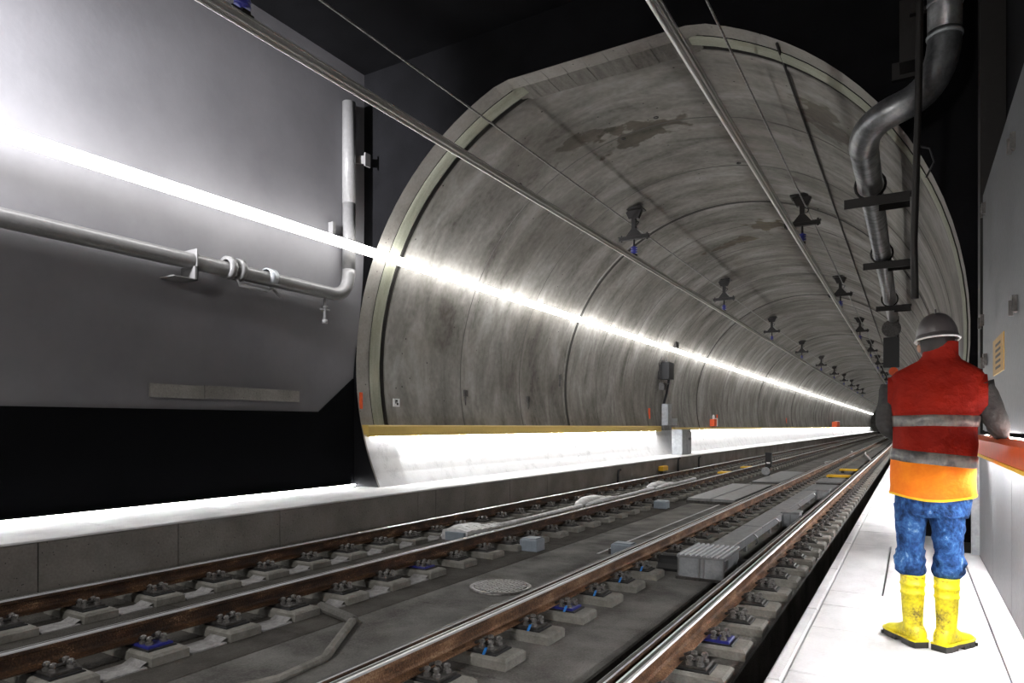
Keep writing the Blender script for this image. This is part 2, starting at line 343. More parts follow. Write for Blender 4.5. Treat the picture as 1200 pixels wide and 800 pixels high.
# portal wall: dark plane pierced by the tunnel mouth
outer = []
mouth = [cut(p) for p in arc_pts(R)]
for x, z in mouth:
    dx, dz = x-CX, z-CZ
    k = min(5.6/abs(dx) if abs(dx) > 1e-6 else 99, (5.5 if dz > 0 else 3.2)/abs(dz) if abs(dz) > 1e-6 else 99)
    outer.append((CX+dx*k, CZ+dz*k))
mb = MB()
n = len(mouth)
mb.add([(x, YP, z) for x, z in mouth]+[(x, YP, z) for x, z in outer]+[(x, YP+.5, z) for x, z in outer],
       [(i, i+1, n+i+1, n+i) for i in range(n-1)]+[(n+i, n+i+1, 2*n+i+1, 2*n+i) for i in range(n-1)])
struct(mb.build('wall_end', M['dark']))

# tunnel: collar, pale seal band, groove, lining rings
tun = struct(empty('wall_tunnel'))
YC = 9.50
segs = [i for i in range(0, 73, 6)]
cp, fp = arc_pts(R), [cut(p) for p in arc_pts(R)]
for k, (i, j) in enumerate(zip(segs[:-1], segs[1:])):
    dz = .012 if k % 2 else 0
    shell('collar_block', [(YP-.0, fp[i:j+1]), (YP+.17, [cut(p, ZT+.0) for p in cp[i:j+1]]), (YC, [cut(p, ZT+.04) for p in cp[i:j+1]])], M['collar'], tun)
for k in range(9):
    a = -5.60+3.04*k/9; b = -5.60+3.04*(k+1)/9
    q = MB(); q.box(a+.004, b-.004, YP+.012, YP+.30, ZT+random.uniform(-.008, .0), 6.92); q.build('soffit_board', M['collar'], tun)
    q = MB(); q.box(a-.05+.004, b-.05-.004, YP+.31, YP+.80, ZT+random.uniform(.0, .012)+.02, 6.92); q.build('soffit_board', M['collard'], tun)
shell('seal_band', [(YC, arc_pts(R-.012)), (YC+.05, arc_pts(R-.03)), (YC+.24, arc_pts(R-.03)), (YC+.3, arc_pts(R+.0))], M['band'], tun)
shell('seal_groove', [(YC+.3, arc_pts(R)), (YC+.31, arc_pts(R+.05)), (YC+.40, arc_pts(R+.05)), (YC+.41, arc_pts(R))], M['groove'], tun)
LJ = [YC+.41, 17.8, 31.8, 46.5, 61, 76, 91, 106, 121, 136, 151, 166, YEND]
for a, b in zip(LJ[:-1], LJ[1:]):
    e = .07
    shell('lining_ring', [(a, arc_pts(R+.05)), (a+.02, arc_pts(R-.01)), (a+e+.03, arc_pts(R-.01)), (a+e+.04, arc_pts(R+.012)), (b-e-.04, arc_pts(R+.012)),
                          (b-e-.03, arc_pts(R-.01)), (b-.02, arc_pts(R-.01)), (b, arc_pts(R+.05))], M['lining'], tun)
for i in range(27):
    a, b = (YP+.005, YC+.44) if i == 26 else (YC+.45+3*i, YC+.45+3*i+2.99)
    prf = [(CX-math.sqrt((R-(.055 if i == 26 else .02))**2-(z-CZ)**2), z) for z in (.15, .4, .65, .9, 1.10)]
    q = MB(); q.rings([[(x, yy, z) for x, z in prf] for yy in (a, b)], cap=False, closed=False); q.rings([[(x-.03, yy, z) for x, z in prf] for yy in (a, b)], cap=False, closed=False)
    q.build('overlit_wall_band', M['wlit'], tun)  # lower lining whitened as if overlit from the handrail
q = MB(); q.rings([[(x, yy, z) for x, z in [(CX-math.sqrt((R-.01)**2-(z-CZ)**2), z) for z in (.15, .4, .65, .9, 1.10)]] for yy in (YC+78.4, YEND)], cap=False, closed=False); q.build('overlit_wall_band', M['wlit'], tun)
for i, yy in enumerate(LJ[1:-1]):
    shell('ring_joint', [(yy-.065, arc_pts(R+.02)), (yy-.06, arc_pts(R-.018)), (yy+.06, arc_pts(R-.018)), (yy+.065, arc_pts(R+.02))], M['groove'], tun)
for a, b in zip(LJ[:6], LJ[1:7]):
    n_ = max(2, round((b-a)/2.4))
    for k in range(1, n_):
        yy = a+(b-a)*k/n_+random.uniform(-.1, .1)
        shell('form_line', [(yy-.014, arc_pts(R+.014)), (yy-.012, arc_pts(R+.006)), (yy+.012, arc_pts(R+.006)), (yy+.014, arc_pts(R+.014))], M['formline'], tun)
mb = MB(); pr = arc_pts(R+.2)
mb.add([(CX, YEND, CZ)]+[(x, YEND, z) for x, z in pr], [(0, i+1, i+2) for i in range(len(pr)-1)])
struct(mb.build('wall_far', M['slab']))

# ---------------------------------------------------------------- light trail and handrail lights
lt = tag(empty('light_trail', (-8.1, 0, 4.28)), 'long white light trail, built as a glowing tube, running along the left wall into the tunnel', 'light')
mb = MB()
mb.rings([[(.08*math.cos(2*PI*k/10), yy, .08*math.sin(2*PI*k/10)) for k in range(10)] for yy in [-1+2.5*i for i in range(76)]])
mb.build('trail_tube', M['ltube'], lt, True)  # light trail of a passing train lamp, given a tube's shape

# left handrail (mustard) with LED strip under it, from the portal to the cabinet, thinner beyond
hr = tag(empty('handrail', (-8.56, YP+.02, 1.06)), 'mustard yellow handrail along the left tunnel wall above the white walkway', 'handrail')
q = MB(); q.prism([(-.10, .03), (.10, .0), (.12, .02), (.12, .19), (.10, .215), (-.10, .215)], 0, 16.6, 4); q.build('rail_cover', M['yellow'], hr)
q = MB()
for i in range(8): q.add([(.02, .1+2*i, .005), (.09, .1+2*i, -.004), (.09, 2+2*i, -.004), (.02, 2+2*i, .005)], [(0, 1, 2, 3)])
q.build('light_strip', M['led'], hr)
for i in range(6):
    q = MB(); q.box(-.14, -.02, .4+3*i, .46+3*i, .02, .16); q.build('bracket', M['galv'], hr)
hr2 = tag(empty('handrail', (-8.56, YP+18.4, 1.10)), 'thin pale handrail running on beyond the silver cabinet deep into the tunnel', 'handrail')
q = MB(); q.prism([(-.10, .03), (.08, .0), (.10, .02), (.10, .10), (.08, .12), (-.10, .12)], 0, 150, 30); q.build('rail_cover', M['yellow'], hr2)
q = MB()
for i in range(50): q.add([(.0, .1+3*i, .005), (.07, .1+3*i, -.004), (.07, 3+3*i, -.004), (.0, 3+3*i, .005)], [(0, 1, 2, 3)])
q.build('light_strip', M['led'], hr2)

# right handrail (orange) with LED strip, steel panels below it
hro = tag(empty('handrail', (.40, -2, 1.05)), 'glossy orange boxed handrail by the worker on the right wall', 'handrail')
q = MB(); q.prism([(0, .0), (.16, .0), (.16, .115), (.03, .125), (0, .10)], 0, 9.6, 6); q.build('rail_cover', M['orange'], hro)
q = MB(); q.prism([(-.006, -.012), (.012, -.012), (.012, .006), (-.006, .006)], 0, 9.6, 2); q.build('lower_lip', M['yel2'], hro)
q = MB()
for i in range(9): q.add([(.03, .1+i, -.003), (.10, .1+i, -.003), (.10, 1+i, -.003), (.03, 1+i, -.003)], [(0, 1, 2, 3)])
q.build('light_strip', M['led2'], hro)
q = MB()
for i in range(9): q.add([(.135, .1+i, .122), (.155, .1+i, .122), (.155, 1+i, .122), (.135, 1+i, .122)], [(3, 2, 1, 0)])
q.build('upper_light_strip', M['led2'], hro)
hrt = tag(empty('handrail', (.24, YP+.3, 1.05)), 'unseen orange handrail added along the right tunnel wall to light the walkway past the worker', 'handrail')
q = MB(); q.prism([(0, .0), (.12, .0), (.13, .115), (0, .10)], 0, 60, 20); q.build('rail_cover', M['orange'], hrt)
q = MB()
for i in range(30): q.add([(.02, .1+2*i, -.003), (.09, .1+2*i, -.003), (.09, 2+2*i, -.003), (.02, 2+2*i, -.003)], [(0, 1, 2, 3)])
q.build('light_strip', M['led2'], hrt)  # hidden rail and strip, added to light the far right walkway
lp = struct(empty('trim_2'))
for a, b in ((-3, -.5), (-.5, 1.2), (1.2, 2.9), (2.9, 4.3), (4.3, 5.5), (5.5, 6.7), (6.7, 7.9)):
    q = MB(); q.box(.565, .60, a+.004, b-.004, 0, 1.17); q.build('steel_panel', M['panel'], lp)
q = MB(); q.box(.50, .60, 7.92, 8.0, 0, 1.05); q.build('end_post', M['galv'], lp)

# steel cabinet above the right handrail
cb = tag(empty('steel_cabinet', (.57, 2.2, 1.2)), 'tall brushed steel cabinet above the orange handrail on the right', 'cabinet')
q = MB(); q.box(0, .25, 0, 5.28, 0, 2.15); q.build('cabinet_body', M['cabp'], cb)
q = MB(); q.box(-.012, 0, 1.4, 5.27, 0.01, 2.14); q.build('cabinet_door', M['cabp'], cb)
for (yy, zz) in ((3.05, 1.83), (5.04, 1.96), (2.97, .80), (5.2, 1.0), (4.9, .62)):
    q = MB(); q.box(-.04, -.012, yy-.03, yy+.03, zz-.05, zz+.05); q.box(-.055, -.03, yy-.012, yy+.012, zz-.075, zz+.02); q.build('latch', M['iron'], cb)
q = MB(); q.box(-.018, -.012, 3.62, 4.32, .44, .71)
pl = q.build('name_plate', M['ochre'], cb, label='small yellow plate with a column of dark marks')
q = MB()
for i in range(5): q.box(-.0195, -.018, 3.8, 4.13, .475+.043*i, .495+.043*i)
q.build('print', M['brown'], pl)

# ---------------------------------------------------------------- rails
ZR = -.19; HR = .15
PROF = [(-.07, 0), (.07, 0), (.07, .012), (.018, .026), (.009, .045), (.009, .10), (.020, .110), (.036, .114), (.036, .138), (.028, .148), (.012, .150), (-.012, .150), (-.028, .148), (-.036, .138), (-.036, .114), (-.020, .110), (-.009, .10), (-.009, .045), (-.018, .026), (-.07, .012)]
def rail(x, label, y0=-2, prof=PROF, rust='rust'):
    mb = MB(); n = len(prof); ys = [y0+2*i for i in range(95)]
    vs = [(a, yy-y0, b) for yy in ys for a, b in prof]
    fs, mi = [], []
    for k in range(len(ys)-1):
        for i in range(n):
            fs.append((k*n+i, k*n+(i+1) % n, (k+1)*n+(i+1) % n, (k+1)*n+i)); mi.append((2 if (abs(prof[i][1]-prof[(i+1) % n][1]) < .0005 and prof[i][1] > .145) else 1) if (prof[i][1] > .136 and prof[(i+1) % n][1] > .136) else 0)
    mb.v = vs; mb.f = fs+[tuple(range(n))[::-1]]; mb.mi = mi+[0]
    o = mb.build('rail', [M[rust], M['steel'], M['headmid']]); o.location = (x, y0, ZR-HR)
    return tag(o, label, 'rail')
RX = [-6.46, -4.96, -2.78, -1.40]
rail(RX[0], 'brown rusty rail nearest the left concrete curb')
rail(RX[1], 'second rusty rail from the left curb, bright glint coloured on its polished top edge')
rail(RX[2], 'rusty orange rail to the left of the ribbed point machine', rust='rust2')
rail(RX[3], 'rusty rail nearest the walkway the worker stands on', rust='rust2')
BL = [(-.045, .022), (.035, .022), (.035, .03), (.010, .04), (.010, .105), (.022, .112), (.030, .130), (.026, .142), (.015, .146), (-.015, .146), (-.022, .142), (-.026, .112), (-.010, .105), (-.010, .04), (-.045, .03)]
BL = [(a, b) for a, b in BL]
b1 = rail(-2.885, 'dark switch blade lying along the left side of the middle rusty rail', prof=[(a*.95, b) for a, b in BL]); b1['category'] = 'rail'; b1.name = 'point_rail'
b2 = rail(-1.505, 'dark switch blade lying along the left side of the rail by the walkway', prof=[(a*.95, b) for a, b in BL]); b2.name = 'point_rail'

# ---------------------------------------------------------------- rail supports
def make_support(kind):
    """pedestal, baseplate, clips, bolts; rail runs along y through x=0; origin on the slab"""
    t = empty('rail_support')
    q = MB(); q.bevbox(-.32, .37, -.145, .145, 0, .078, .018); q.build('pedestal', M['pad'], t)
    q = MB(); q.bevbox(-.24, .27, -.11, .11, .078, .090, .006); q.build('grout_pad', M['black'], t)
    q = MB(); q.bevbox(-.22, .245, -.095, .095, .090, .108, .006)
    q.build('base_plate', M['blue'] if kind == 'blue' else M['iron'], t)
    q = MB()
    for sx in (-1, 1):
        q = MB(); pts = [(sx*.06, -.05, .128), (sx*.10, -.06, .15), (sx*.15, -.03, .13), (sx*.155, .03, .13), (sx*.10, .06, .15), (sx*.06, .05, .128)]
        q.tube(pts, .013, 6); q.build('clip', M['iron'], t)
    for bx, by in ((.125, -.06), (.125, .055), (.195, -.055), (.20, .05), (-.14, -.055), (-.14, .055)):
        q = MB(); q.cyl((bx, by), .027, .108, .128, 6); q.cyl((bx, by), .015, .128, .15, 6); q.lathe([(.023, .146), (.021, .162), (.006, .17)], 8, (bx, by)); q.build('bolt', M['bolt'], t)
    return t
far_mb = MB()
far_mb.bevbox(-.32, .37, -.145, .145, 0, .078, .018, 0); far_mb.bevbox(-.22, .245, -.095, .095, .078, .11, .01, 1)
for bx in (-.13, .13, .18): far_mb.box(bx-.02, bx+.02, -.05, .05, .11, .16, 2)
far_me = None
protos = {'plain': make_support('plain'), 'blue': make_support('blue')}
used = {'plain': False, 'blue': False}
SUPN = ['the rail nearest the left curb', 'the second rail from the left curb', 'the rail left of the point machine', 'the rail beside the walkway']
far_o = None
for r, x in enumerate(RX):
    y = [2.62, 2.30, 2.85, 2.62][r]-1.28
    idx = 0
    n_near = [20, 22, 22, 24][r]
    while y < 48:
        hide = (r == 2 and False)
        vis_start = [2.3, 1.9, 3.2, 3.7][r]
        if y > vis_start:
            kind = 'blue' if (r, idx) in ((1, 1), (2, 3), (3, 2), (1, 6)) else 'plain'
            z0 = -.45
            lab = '%s concrete rail support from the front under %s' % (ordinal(idx), SUPN[r])
            if kind == 'blue': lab = 'blue-plated '+lab
            grp = 'bolted rail supports under '+SUPN[r]
            if idx < n_near:
                t = protos[kind] if not used[kind] else copy_tree(protos[kind]); used[kind] = True
            elif far_o is None:
                t = far_o = far_mb.build('rail_support', [M['pad'], M['iron'], M['bolt']])
            else:
                t = far_o.copy(); C.objects.link(t)
            t.location = (x, y, z0); t.rotation_euler = (0, 0, 0)
            tag(t, lab, 'rail support', grp)
            idx += 1
        y += .64
    # distant supports: too small to tell apart
    q = MB(); yy = y
    while yy < 150: q.bevbox(x-.30, x+.36, yy-.135, yy+.135, z0, z0+.075, .014); q.box(x-.2, x+.22, yy-.08, yy+.08, z0+.075, z0+.11); yy += .64
    o = q.build('distant_rail_supports', M['pad']); o['kind'] = 'stuff'; tag(o, 'row of tiny distant rail supports deep in the tunnel under '+SUPN[r], 'rail support')
for k in protos:
    if not used[k]: print('unused proto', k)
# pale rubber mats between the supports of the two left rails
TAGY = [3.5+.64*i for i in range(12)]
q0 = None
for r, x0, cnt, side in ((0, -6.40, 10, 'nearest the left curb'), (1, -4.90, 6, 'second from the left curb')):
    for i in range(cnt):
        yb = [2.62, 2.30][r]+.32+.64*i
        if q0 is None:
            mb = MB(); mb.bevbox(.08, .30, -.15, .15, 0, .012, .004); mb.add([(.08, .10, .012), (.28, .10, .012), (.28, .16, .04), (.08, .16, .04)], [(0, 1, 2, 3)])
            q0 = mb.build('pale_mat', M['mat']); o = q0
        else: o = q0.copy(); C.objects.link(o)
        o.location = (x0, yb, -.45)
        tag(o, '%s pale mat from the front between supports of the rail %s' % (ordinal(i), side), 'mat', 'pale mats between rail supports')

# ---------------------------------------------------------------- track equipment
# point machine between the right rails
pm = tag(empty('point_machine', (-2.24, 7.45, -.45)), 'big galvanised point machine box with ribbed lid between the right rails', 'point machine')
q = MB(); q.box(0, .48, 0, .80, .03, .24); q.build('housing', M['galv'], pm)
q = MB(); q.box(-.03, .52, -.03, .84, 0, .03); q.build('base_flange', M['iron'], pm)
q = MB(); q.box(-.02, .50, -.02, .82, .24, .262)
lid = q.build('lid', M['tread'], pm)
for i in range(9):
    q = MB(); q.prism([(-.016+.058*i, .262), (-.016+.058*i+.036, .262), (-.016+.058*i+.030, .278), (-.016+.058*i+.006, .278)], -.016, .816); q.build('lid_rib', M['galv'], lid)
for xx in (.22, .27, -.012, .48):
    q = MB(); q.box(xx, xx+.018, -.016, 0, .04, .24); q.build('rib', M['chrome'], pm)
q = MB(); q.box(.482, .494, .08, .2, .12, .22); q.build('latch', M['chrome'], pm)
def cover_roll(loc, ln, label):
    t = tag(empty('rod_cover', loc), label, 'cover')
    pr = [(.0, 0)]+[(.20+.16*math.cos(PI-PI*i/8), .02+.15*math.sin(PI*i/8)) for i in range(9)]+[(.4, 0)]
    q = MB(); q.prism([(b, a) for a, b in [(p[0], p[1]) for p in pr]] and [(p[0], p[1]) for p in pr], 0, ln, 1, axis='x'); q.build('cover_shell', M['black'], t)
    q = MB(); q.prism([(.05+.29*i/8, .01+.155*math.sin(PI*i/8)) for i in range(9)], -.02, .0, 1, axis='x'); q.build('end_cap', M['iron'], t)
    return t
cover_roll((-1.70, 7.85, -.45), .26, 'dark rounded rod cover at the right of the point machine')
cover_roll((-2.60, 7.75, -.45), .30, 'dark rounded rod cover at the left of the point machine')
cover_roll((-1.70, 12.9, -.45), .26, 'dark rounded rod cover beside the second silver box')
# long duct running on from the machine
du = tag(empty('cable_duct', (-2.16, 8.3, -.45)), 'long silver cable duct running from the point machine down the track', 'duct')
q = MB(); q.box(0, .26, 0, 8.6, .10, .20); q.build('duct_body', M['galv'], du)
for a, b in ((0, 2.1), (2.12, 4.4), (4.42, 6.5), (6.52, 8.6)):
    q = MB(); q.bevbox(-.015, .275, a+.004, b-.004, .20, .225, .008); q.build('duct_lid', M['tread'], du)
for yy in (1.2, 3.0, 5.4, 7.8):
    for xx in (.03, .19):
        q = MB(); q.box(xx, xx+.04, yy, yy+.06, 0, .10); q.build('duct_foot', M['galv'], du)
    q = MB(); q.tube([(.27, yy+.3, .20), (.31, yy+.32, .16), (.31, yy+.36, .08), (.28, yy+.38, .05)], .012, 6); q.build('clasp', M['chrome'], du)
for i, (xx, yy, nm) in enumerate(((-1.98, 12.2, 'second silver relay box on the duct, beyond the point machine'), (-1.98, 16.95, 'far silver relay box at the end of the long duct'))):
    t = tag(empty('relay_box', (xx+.08, yy, -.45)), nm, 'box')
    q = MB(); q.box(0, .27, 0, .40, 0, .22); q.build('housing', M['galv'], t)
    q = MB(); q.bevbox(-.015, .285, -.015, .415, .22, .25, .006); q.build('lid', M['tread'], t)
    for xb in (.03, .13, .23):
        q = MB(); q.box(xb, xb+.015, -.012, 0, .02, .22); q.build('rib', M['chrome'], t)
# sleeper-like crossing bars under the duct
for i, yy in enumerate((9.2, 10.5, 11.5, 14.3, 15.4)):
    q = MB(); q.bevbox(-2.46, -2.20, yy, yy+.16, -.45, -.37, .01)
    tag(q.build('slide_plate', M['pad']), '%s pale slide plate from the point machine left of the silver duct' % ordinal(i), 'plate', 'slide plates beside the silver duct')
# further covers across the track bed
def flat_cover(x0, x1, y0, y1, h, label, split=1, mt='tread', z=-.45):
    t = tag(empty('cable_cover', (x0, y0, z)), label, 'cover')
    wd = (x1-x0)/split
    for i in range(split):
        q = MB(); q.bevbox(i*wd+.01, (i+1)*wd-.01, 0, y1-y0, .0, h, .012); q.build('cover_plate', M[mt], t)
    q = MB(); q.box(-.01, x1-x0+.01, -.02, .0, .0, h*.55); q.build('front_board', M['iron'], t)
    return t
flat_cover(-4.30, -3.25, 14.9, 19.3, .12, 'wide grey cable cover across the slab between the middle rails', 2)
flat_cover(-4.15, -3.3, 21.2, 26.5, .06, 'farther grey cover strip on the slab behind the dwarf signal', 1)
flat_cover(-2.40, -1.70, 18.6, 20.6, .09, 'dark grey cover plate between right rails past the duct', 1)
flat_cover(-2.45, -1.70, 21.6, 23.2, .09, 'second dark grey cover plate between right rails, before the yellow bars', 1)
for i, (x0, x1, yy, nm) in enumerate(((-2.35, -1.65, 23.7, 'nearer yellow bar lying between the right rails'), (-2.28, -1.55, 27.3, 'farther yellow bar lying between the right rails'),
                                  (-5.75, -5.15, 23.6, 'nearer yellow bar lying between the left rails'), (-5.75, -5.15, 27.2, 'farther yellow bar lying between the left rails'))):
    t = tag(empty('yellow_bar', (x0, yy, -.45)), nm, 'bar', 'yellow bars between the rails')
    q = MB(); q.bevbox(0, x1-x0, 0, .5, .09, .15, .02); q.build('bar_top', M['yel2'], t)
    for s in (.05, x1-x0-.15):
        q = MB(); q.box(s, s+.1, .1, .4, 0, .09); q.build('bar_foot', M['iron'], t)
# drain
dr = tag(empty('drain_cover', (-3.70, 6.02, -.445)), 'round iron drain grate in the slab between the middle rails', 'drain')
q = MB(); q.rings([[(rr*math.cos(2*PI*k/36), rr*math.sin(2*PI*k/36), zz) for k in range(36)] for rr, zz in ((.33, 0), (.33, .016), (.31, .026), (.285, .026), (.275, .006))], cap=False); q.build('grate_frame', M['bolt'], dr, True)
q = MB(); q.cyl((0, 0), .275, .0, .004, 36); q.build('grate_well', M['pit'], dr)
for i in range(-6, 7):
    xx = i*.041; h = math.sqrt(.275**2-xx*xx); q = MB(); q.box(xx-.011, xx+.011, -h, h, .008, .028); q.build('grate_bar', M['bolt'], dr)
for i in (-4, -2, 0, 2, 4):
    yy = i*.05; h = math.sqrt(.275**2-yy*yy); q = MB(); q.box(-h, h, yy-.010, yy+.010, .006, .026); q.build('cross_bar', M['bolt'], dr)
# conduit on the slab
cd = tag(empty('conduit', (0, 0, 0)), 'bent grey conduit crossing the dark slab at the bottom left', 'conduit')
q = MB(); q.tube([(-3.9, 2.3, -.425), (-3.60, 3.05, -.425), (-3.64, 3.5, -.425), (-3.66, 3.55, -.415)], .032, 8); q.build('conduit_pipe', M['pad'], cd)
q = MB(); q.tube([(-3.66, 3.55, -.415), (-4.08, 4.24, -.405), (-4.14, 4.28, -.405)], .036, 8); q.build('conduit_pipe', M['pad'], cd)
q = MB(); q.tube([(-4.06, 4.24, -.405), (-4.16, 4.29, -.405), (-4.66, 4.44, -.405)], .045, 8); q.build('conduit_elbow', M['slab'], cd)
# small boxes by rail 2 and 3
def small_box(loc, sx, sy, sz, label, m='bluegrey'):
    t = tag(empty('junction_box', loc), label, 'box')
    q = MB(); q.bevbox(0, sx, 0, sy, 0, sz, .015); q.build('housing', M[m], t)
    q = MB(); q.box(sx*.1, sx*.9, sy*.1, sy*.9, sz, sz+.012); q.build('lid', M[m], t)
    for yy in (.2, .7):
        q = MB(); q.box(-.05, .0, sy*yy, sy*yy+.04, .02, sz*.6); q.build('cable_gland', M['iron'], t)
    return t
small_box((-4.62, 8.02, -.45), .26, .24, .16, 'blue-grey junction box right of the second rail, near the rail supports')
small_box((-4.62, 13.6, -.45), .26, .24, .15, 'farther blue-grey junction box right of the second rail')
small_box((-3.42, 8.35, -.50), .30, .20, .20, 'dark blue-grey box left of the rusty middle rail', 'bluegrey')
# cable groove strips on the mid slab
q = MB(); q.prism([(-3.60, -.445), (-3.57, -.445), (-3.57, -.438), (-3.60, -.438)], 8.3, 18, 4); tag(q.build('cable_strip', M['pave']), 'thin pale strip running along the slab past the drain grate', 'strip')
# dwarf signal
ds = tag(empty('dwarf_signal', (-4.25, 24.6, -.445)), 'small black dwarf signal post standing between the tracks', 'signal')
q = MB(); q.box(-.10, .10, -.08, .08, .30, .80); q.build('signal_head', M['black'], ds)
q = MB(); q.box(-.04, .04, -.04, .04, .0, .30); q.build('signal_post', M['black'], ds)
q = MB(); q.prism([(.14*math.cos(2*PI*k/20)-.08, .14*math.sin(2*PI*k/20)+.16) for k in range(20)], -.11, -.085); q.build('round_plate', M['galv'], ds)
q = MB(); q.box(-.06, .06, -.09, -.081, .42, .47); q.build('white_bar', M['white'], ds)
# wrapped drive rods between the two left rails
def lump(mb, c, sx, sy, sz, n=16, m=8, amp=.18, seed=0):
    rs = []
    for j in range(1, m):
        a = PI*.5*(1-(j-1)/(m-2.001)) if False else PI*j/m
        rs.append([(c[0]+sx*math.sin(a)*math.cos(2*PI*k/n)*(1+amp*noise.noise(Vector((k*.9+seed, j*.8, seed)))), c[1]-sy*math.cos(a), c[2]+sz*max(0, .02+math.sin(a)*(.5+.5*math.sin(2*PI*k/n))*(1+amp*noise.noise(Vector((k*.7, j*.9+seed, 3)))))) for k in range(n)])
    mb.rings(rs)
def wrapped(y0, y1, head, label):
    t = tag(empty('wrapped_rod', (-5.80, y0, -.37)), label, 'wrapped rod', 'wrapped drive rods between the left rails')
    q = MB(); ln = y1-y0
    if head:
        for i in range(15):
            a = i/14; h = .17-.11*a; wv = .03 if i % 2 else .0
            q.prism([(-.02, 0), (.44-.18*a, 0), (.43-.18*a, h*.8+wv*.3), (.22, h+wv*.6), (.0, h*.8+wv*.3)], .0+.10*i, .0+.10*(i+1)+.004, 1)
        q.build('ribbed_wrap', M['wrapw'], t)
        q = MB(); q.box(.08, .40, -.05, .0, .0, .12); q.build('end_bracket', M['bluegrey'], t)
        q = MB(); lump(q, (-.02, .55, .0), .13, .55, .15, seed=y0); q.build('foil_bundle', M['wrapw'], t, True)
    else:
        q = MB(); lump(q, (.02, .75, .0), .17, .75, .17, seed=y0); lump(q, (.18, 1.0, .0), .12, .9, .12, seed=y0+4); q.build('foil_bundle', M['wrapw'], t, True)
    q = MB(); q.tube([(.24, .9, .06), (.24, ln*.5, .05), (.22, ln, .06)], .048, 10); q.build('white_tube', M['wrapw'], t, True)
wrapped(7.85, 12.1, True, 'nearest white foil-wrapped drive rod with ribbed end between the left rails')
wrapped(12.3, 16.4, False, 'middle white foil-wrapped drive rod between the left rails')
wrapped(16.6, 20.2, False, 'farthest white foil-wrapped drive rod between the left rails')
# dark bars lying under the wrapped rods
# items by the curb
t = tag(empty('curb_lamp', (-7.18, 21.6, -.45)), 'small yellow lamp box on a foot against the left curb', 'lamp box')
q = MB(); q.bevbox(0, .16, 0, .55, .24, .40, .03); q.build('housing', M['yel2'], t)
q = MB(); q.box(.03, .13, .1, .45, 0, .24); q.build('foot', M['iron'], t)
for yy, h, nm in ((17.9, .45, 'short dark hose stub against the left curb, nearest of three'), (23.6, .55, 'dark peg by the left curb just past the yellow lamp box'), (26.3, .5, 'farthest dark peg by the left curb')):
    t = tag(empty('curb_peg', (-7.12, yy, -.45)), nm, 'peg')
    q = MB(); q.tube([(0, 0, 0), (0, 0, h*.8), (.0, .04, h), (.03, .12, h+.03)], .035, 8); q.build('peg_body', M['black'], t)
    q = MB(); q.cyl((0, 0), .07, 0, .05, 10); q.build('peg_base', M['iron'], t)
# curly cables far down the track
q = MB(); q.tube([(-3.3+.55*math.sin(i*.45), 33+2.2*i, -.36) for i in range(8)], .06, 6); tag(q.build('loose_cable', M['wrapw']), 'pale loose cable snaking over the slab far down the track, left one', 'cable')
q = MB(); q.tube([(-2.05+.45*math.sin(1+i*.5), 31+2.4*i, -.36) for i in range(8)], .04, 6); tag(q.build('loose_cable', M['wrapw']), 'pale loose cable snaking between the right rails far down the track', 'cable')
# blue tags on supports
for i in range(6):
    q = MB(); q.add([(-2.60, 3.98+.64*i, -.36), (-2.585, 3.985+.64*i, -.36), (-2.57, 4.0+.64*i, -.31), (-2.585, 3.995+.64*i, -.31)], [(0, 1, 2, 3)])
    q.v += [(x+.004, y+.004, z) for x, y, z in q.v]; q.f += [(7, 6, 5, 4)]; q.mi += [0]
    tag(q.build('blue_tag', M['bluetag']), '%s blue tag from the front on the middle rail supports' % ordinal(i), 'tag', 'blue tags along the middle rail')

# ---------------------------------------------------------------- overhead line
ZC = 5.34
def conductor(x, label, y0):
    t = tag(empty('conductor_rail', (x, y0, ZC)), label, 'conductor rail')
    ln = 170
    q = MB(); q.prism([(-.045, .105), (.045, .105), (.045, .12), (-.045, .12)], 0, ln, 40); q.build('top_flange', M['alu'], t)
    for s in (-1, 1):
        q = MB(); q.prism([(s*.020, .105), (s*.030, .105), (s*.034, .05), (s*.018, .012), (s*.010, .012), (s*.024, .05)], 0, ln, 40); q.build('side_web', M['alu'], t)
    q = MB(); q.tube([(0, ln*i/40, -.004) for i in range(41)], .017, 10); q.build('contact_wire', M['wirem'], t, True)
    for s in (-1, 1):
        q = MB(); q.tube([(s*.036, ln*i/40, .03) for i in range(41)], .013, 8); q.build('glint_lip', M['wirem'], t, True)  # round lips added so the lower edges show bright lines
    q = MB(); q.box(-.05, .05, 2.9, 3.5, .121, .135); q.build('splice_plate', M['galv'], t)
    return t
conductor(-5.9, 'left overhead aluminium conductor rail with bright edge', -.5)
conductor(-2.17, 'right overhead aluminium conductor rail with bright edges', -.5)
def lin_z(x, r=R): return CZ+math.sqrt(r*r-(x-CX)**2)
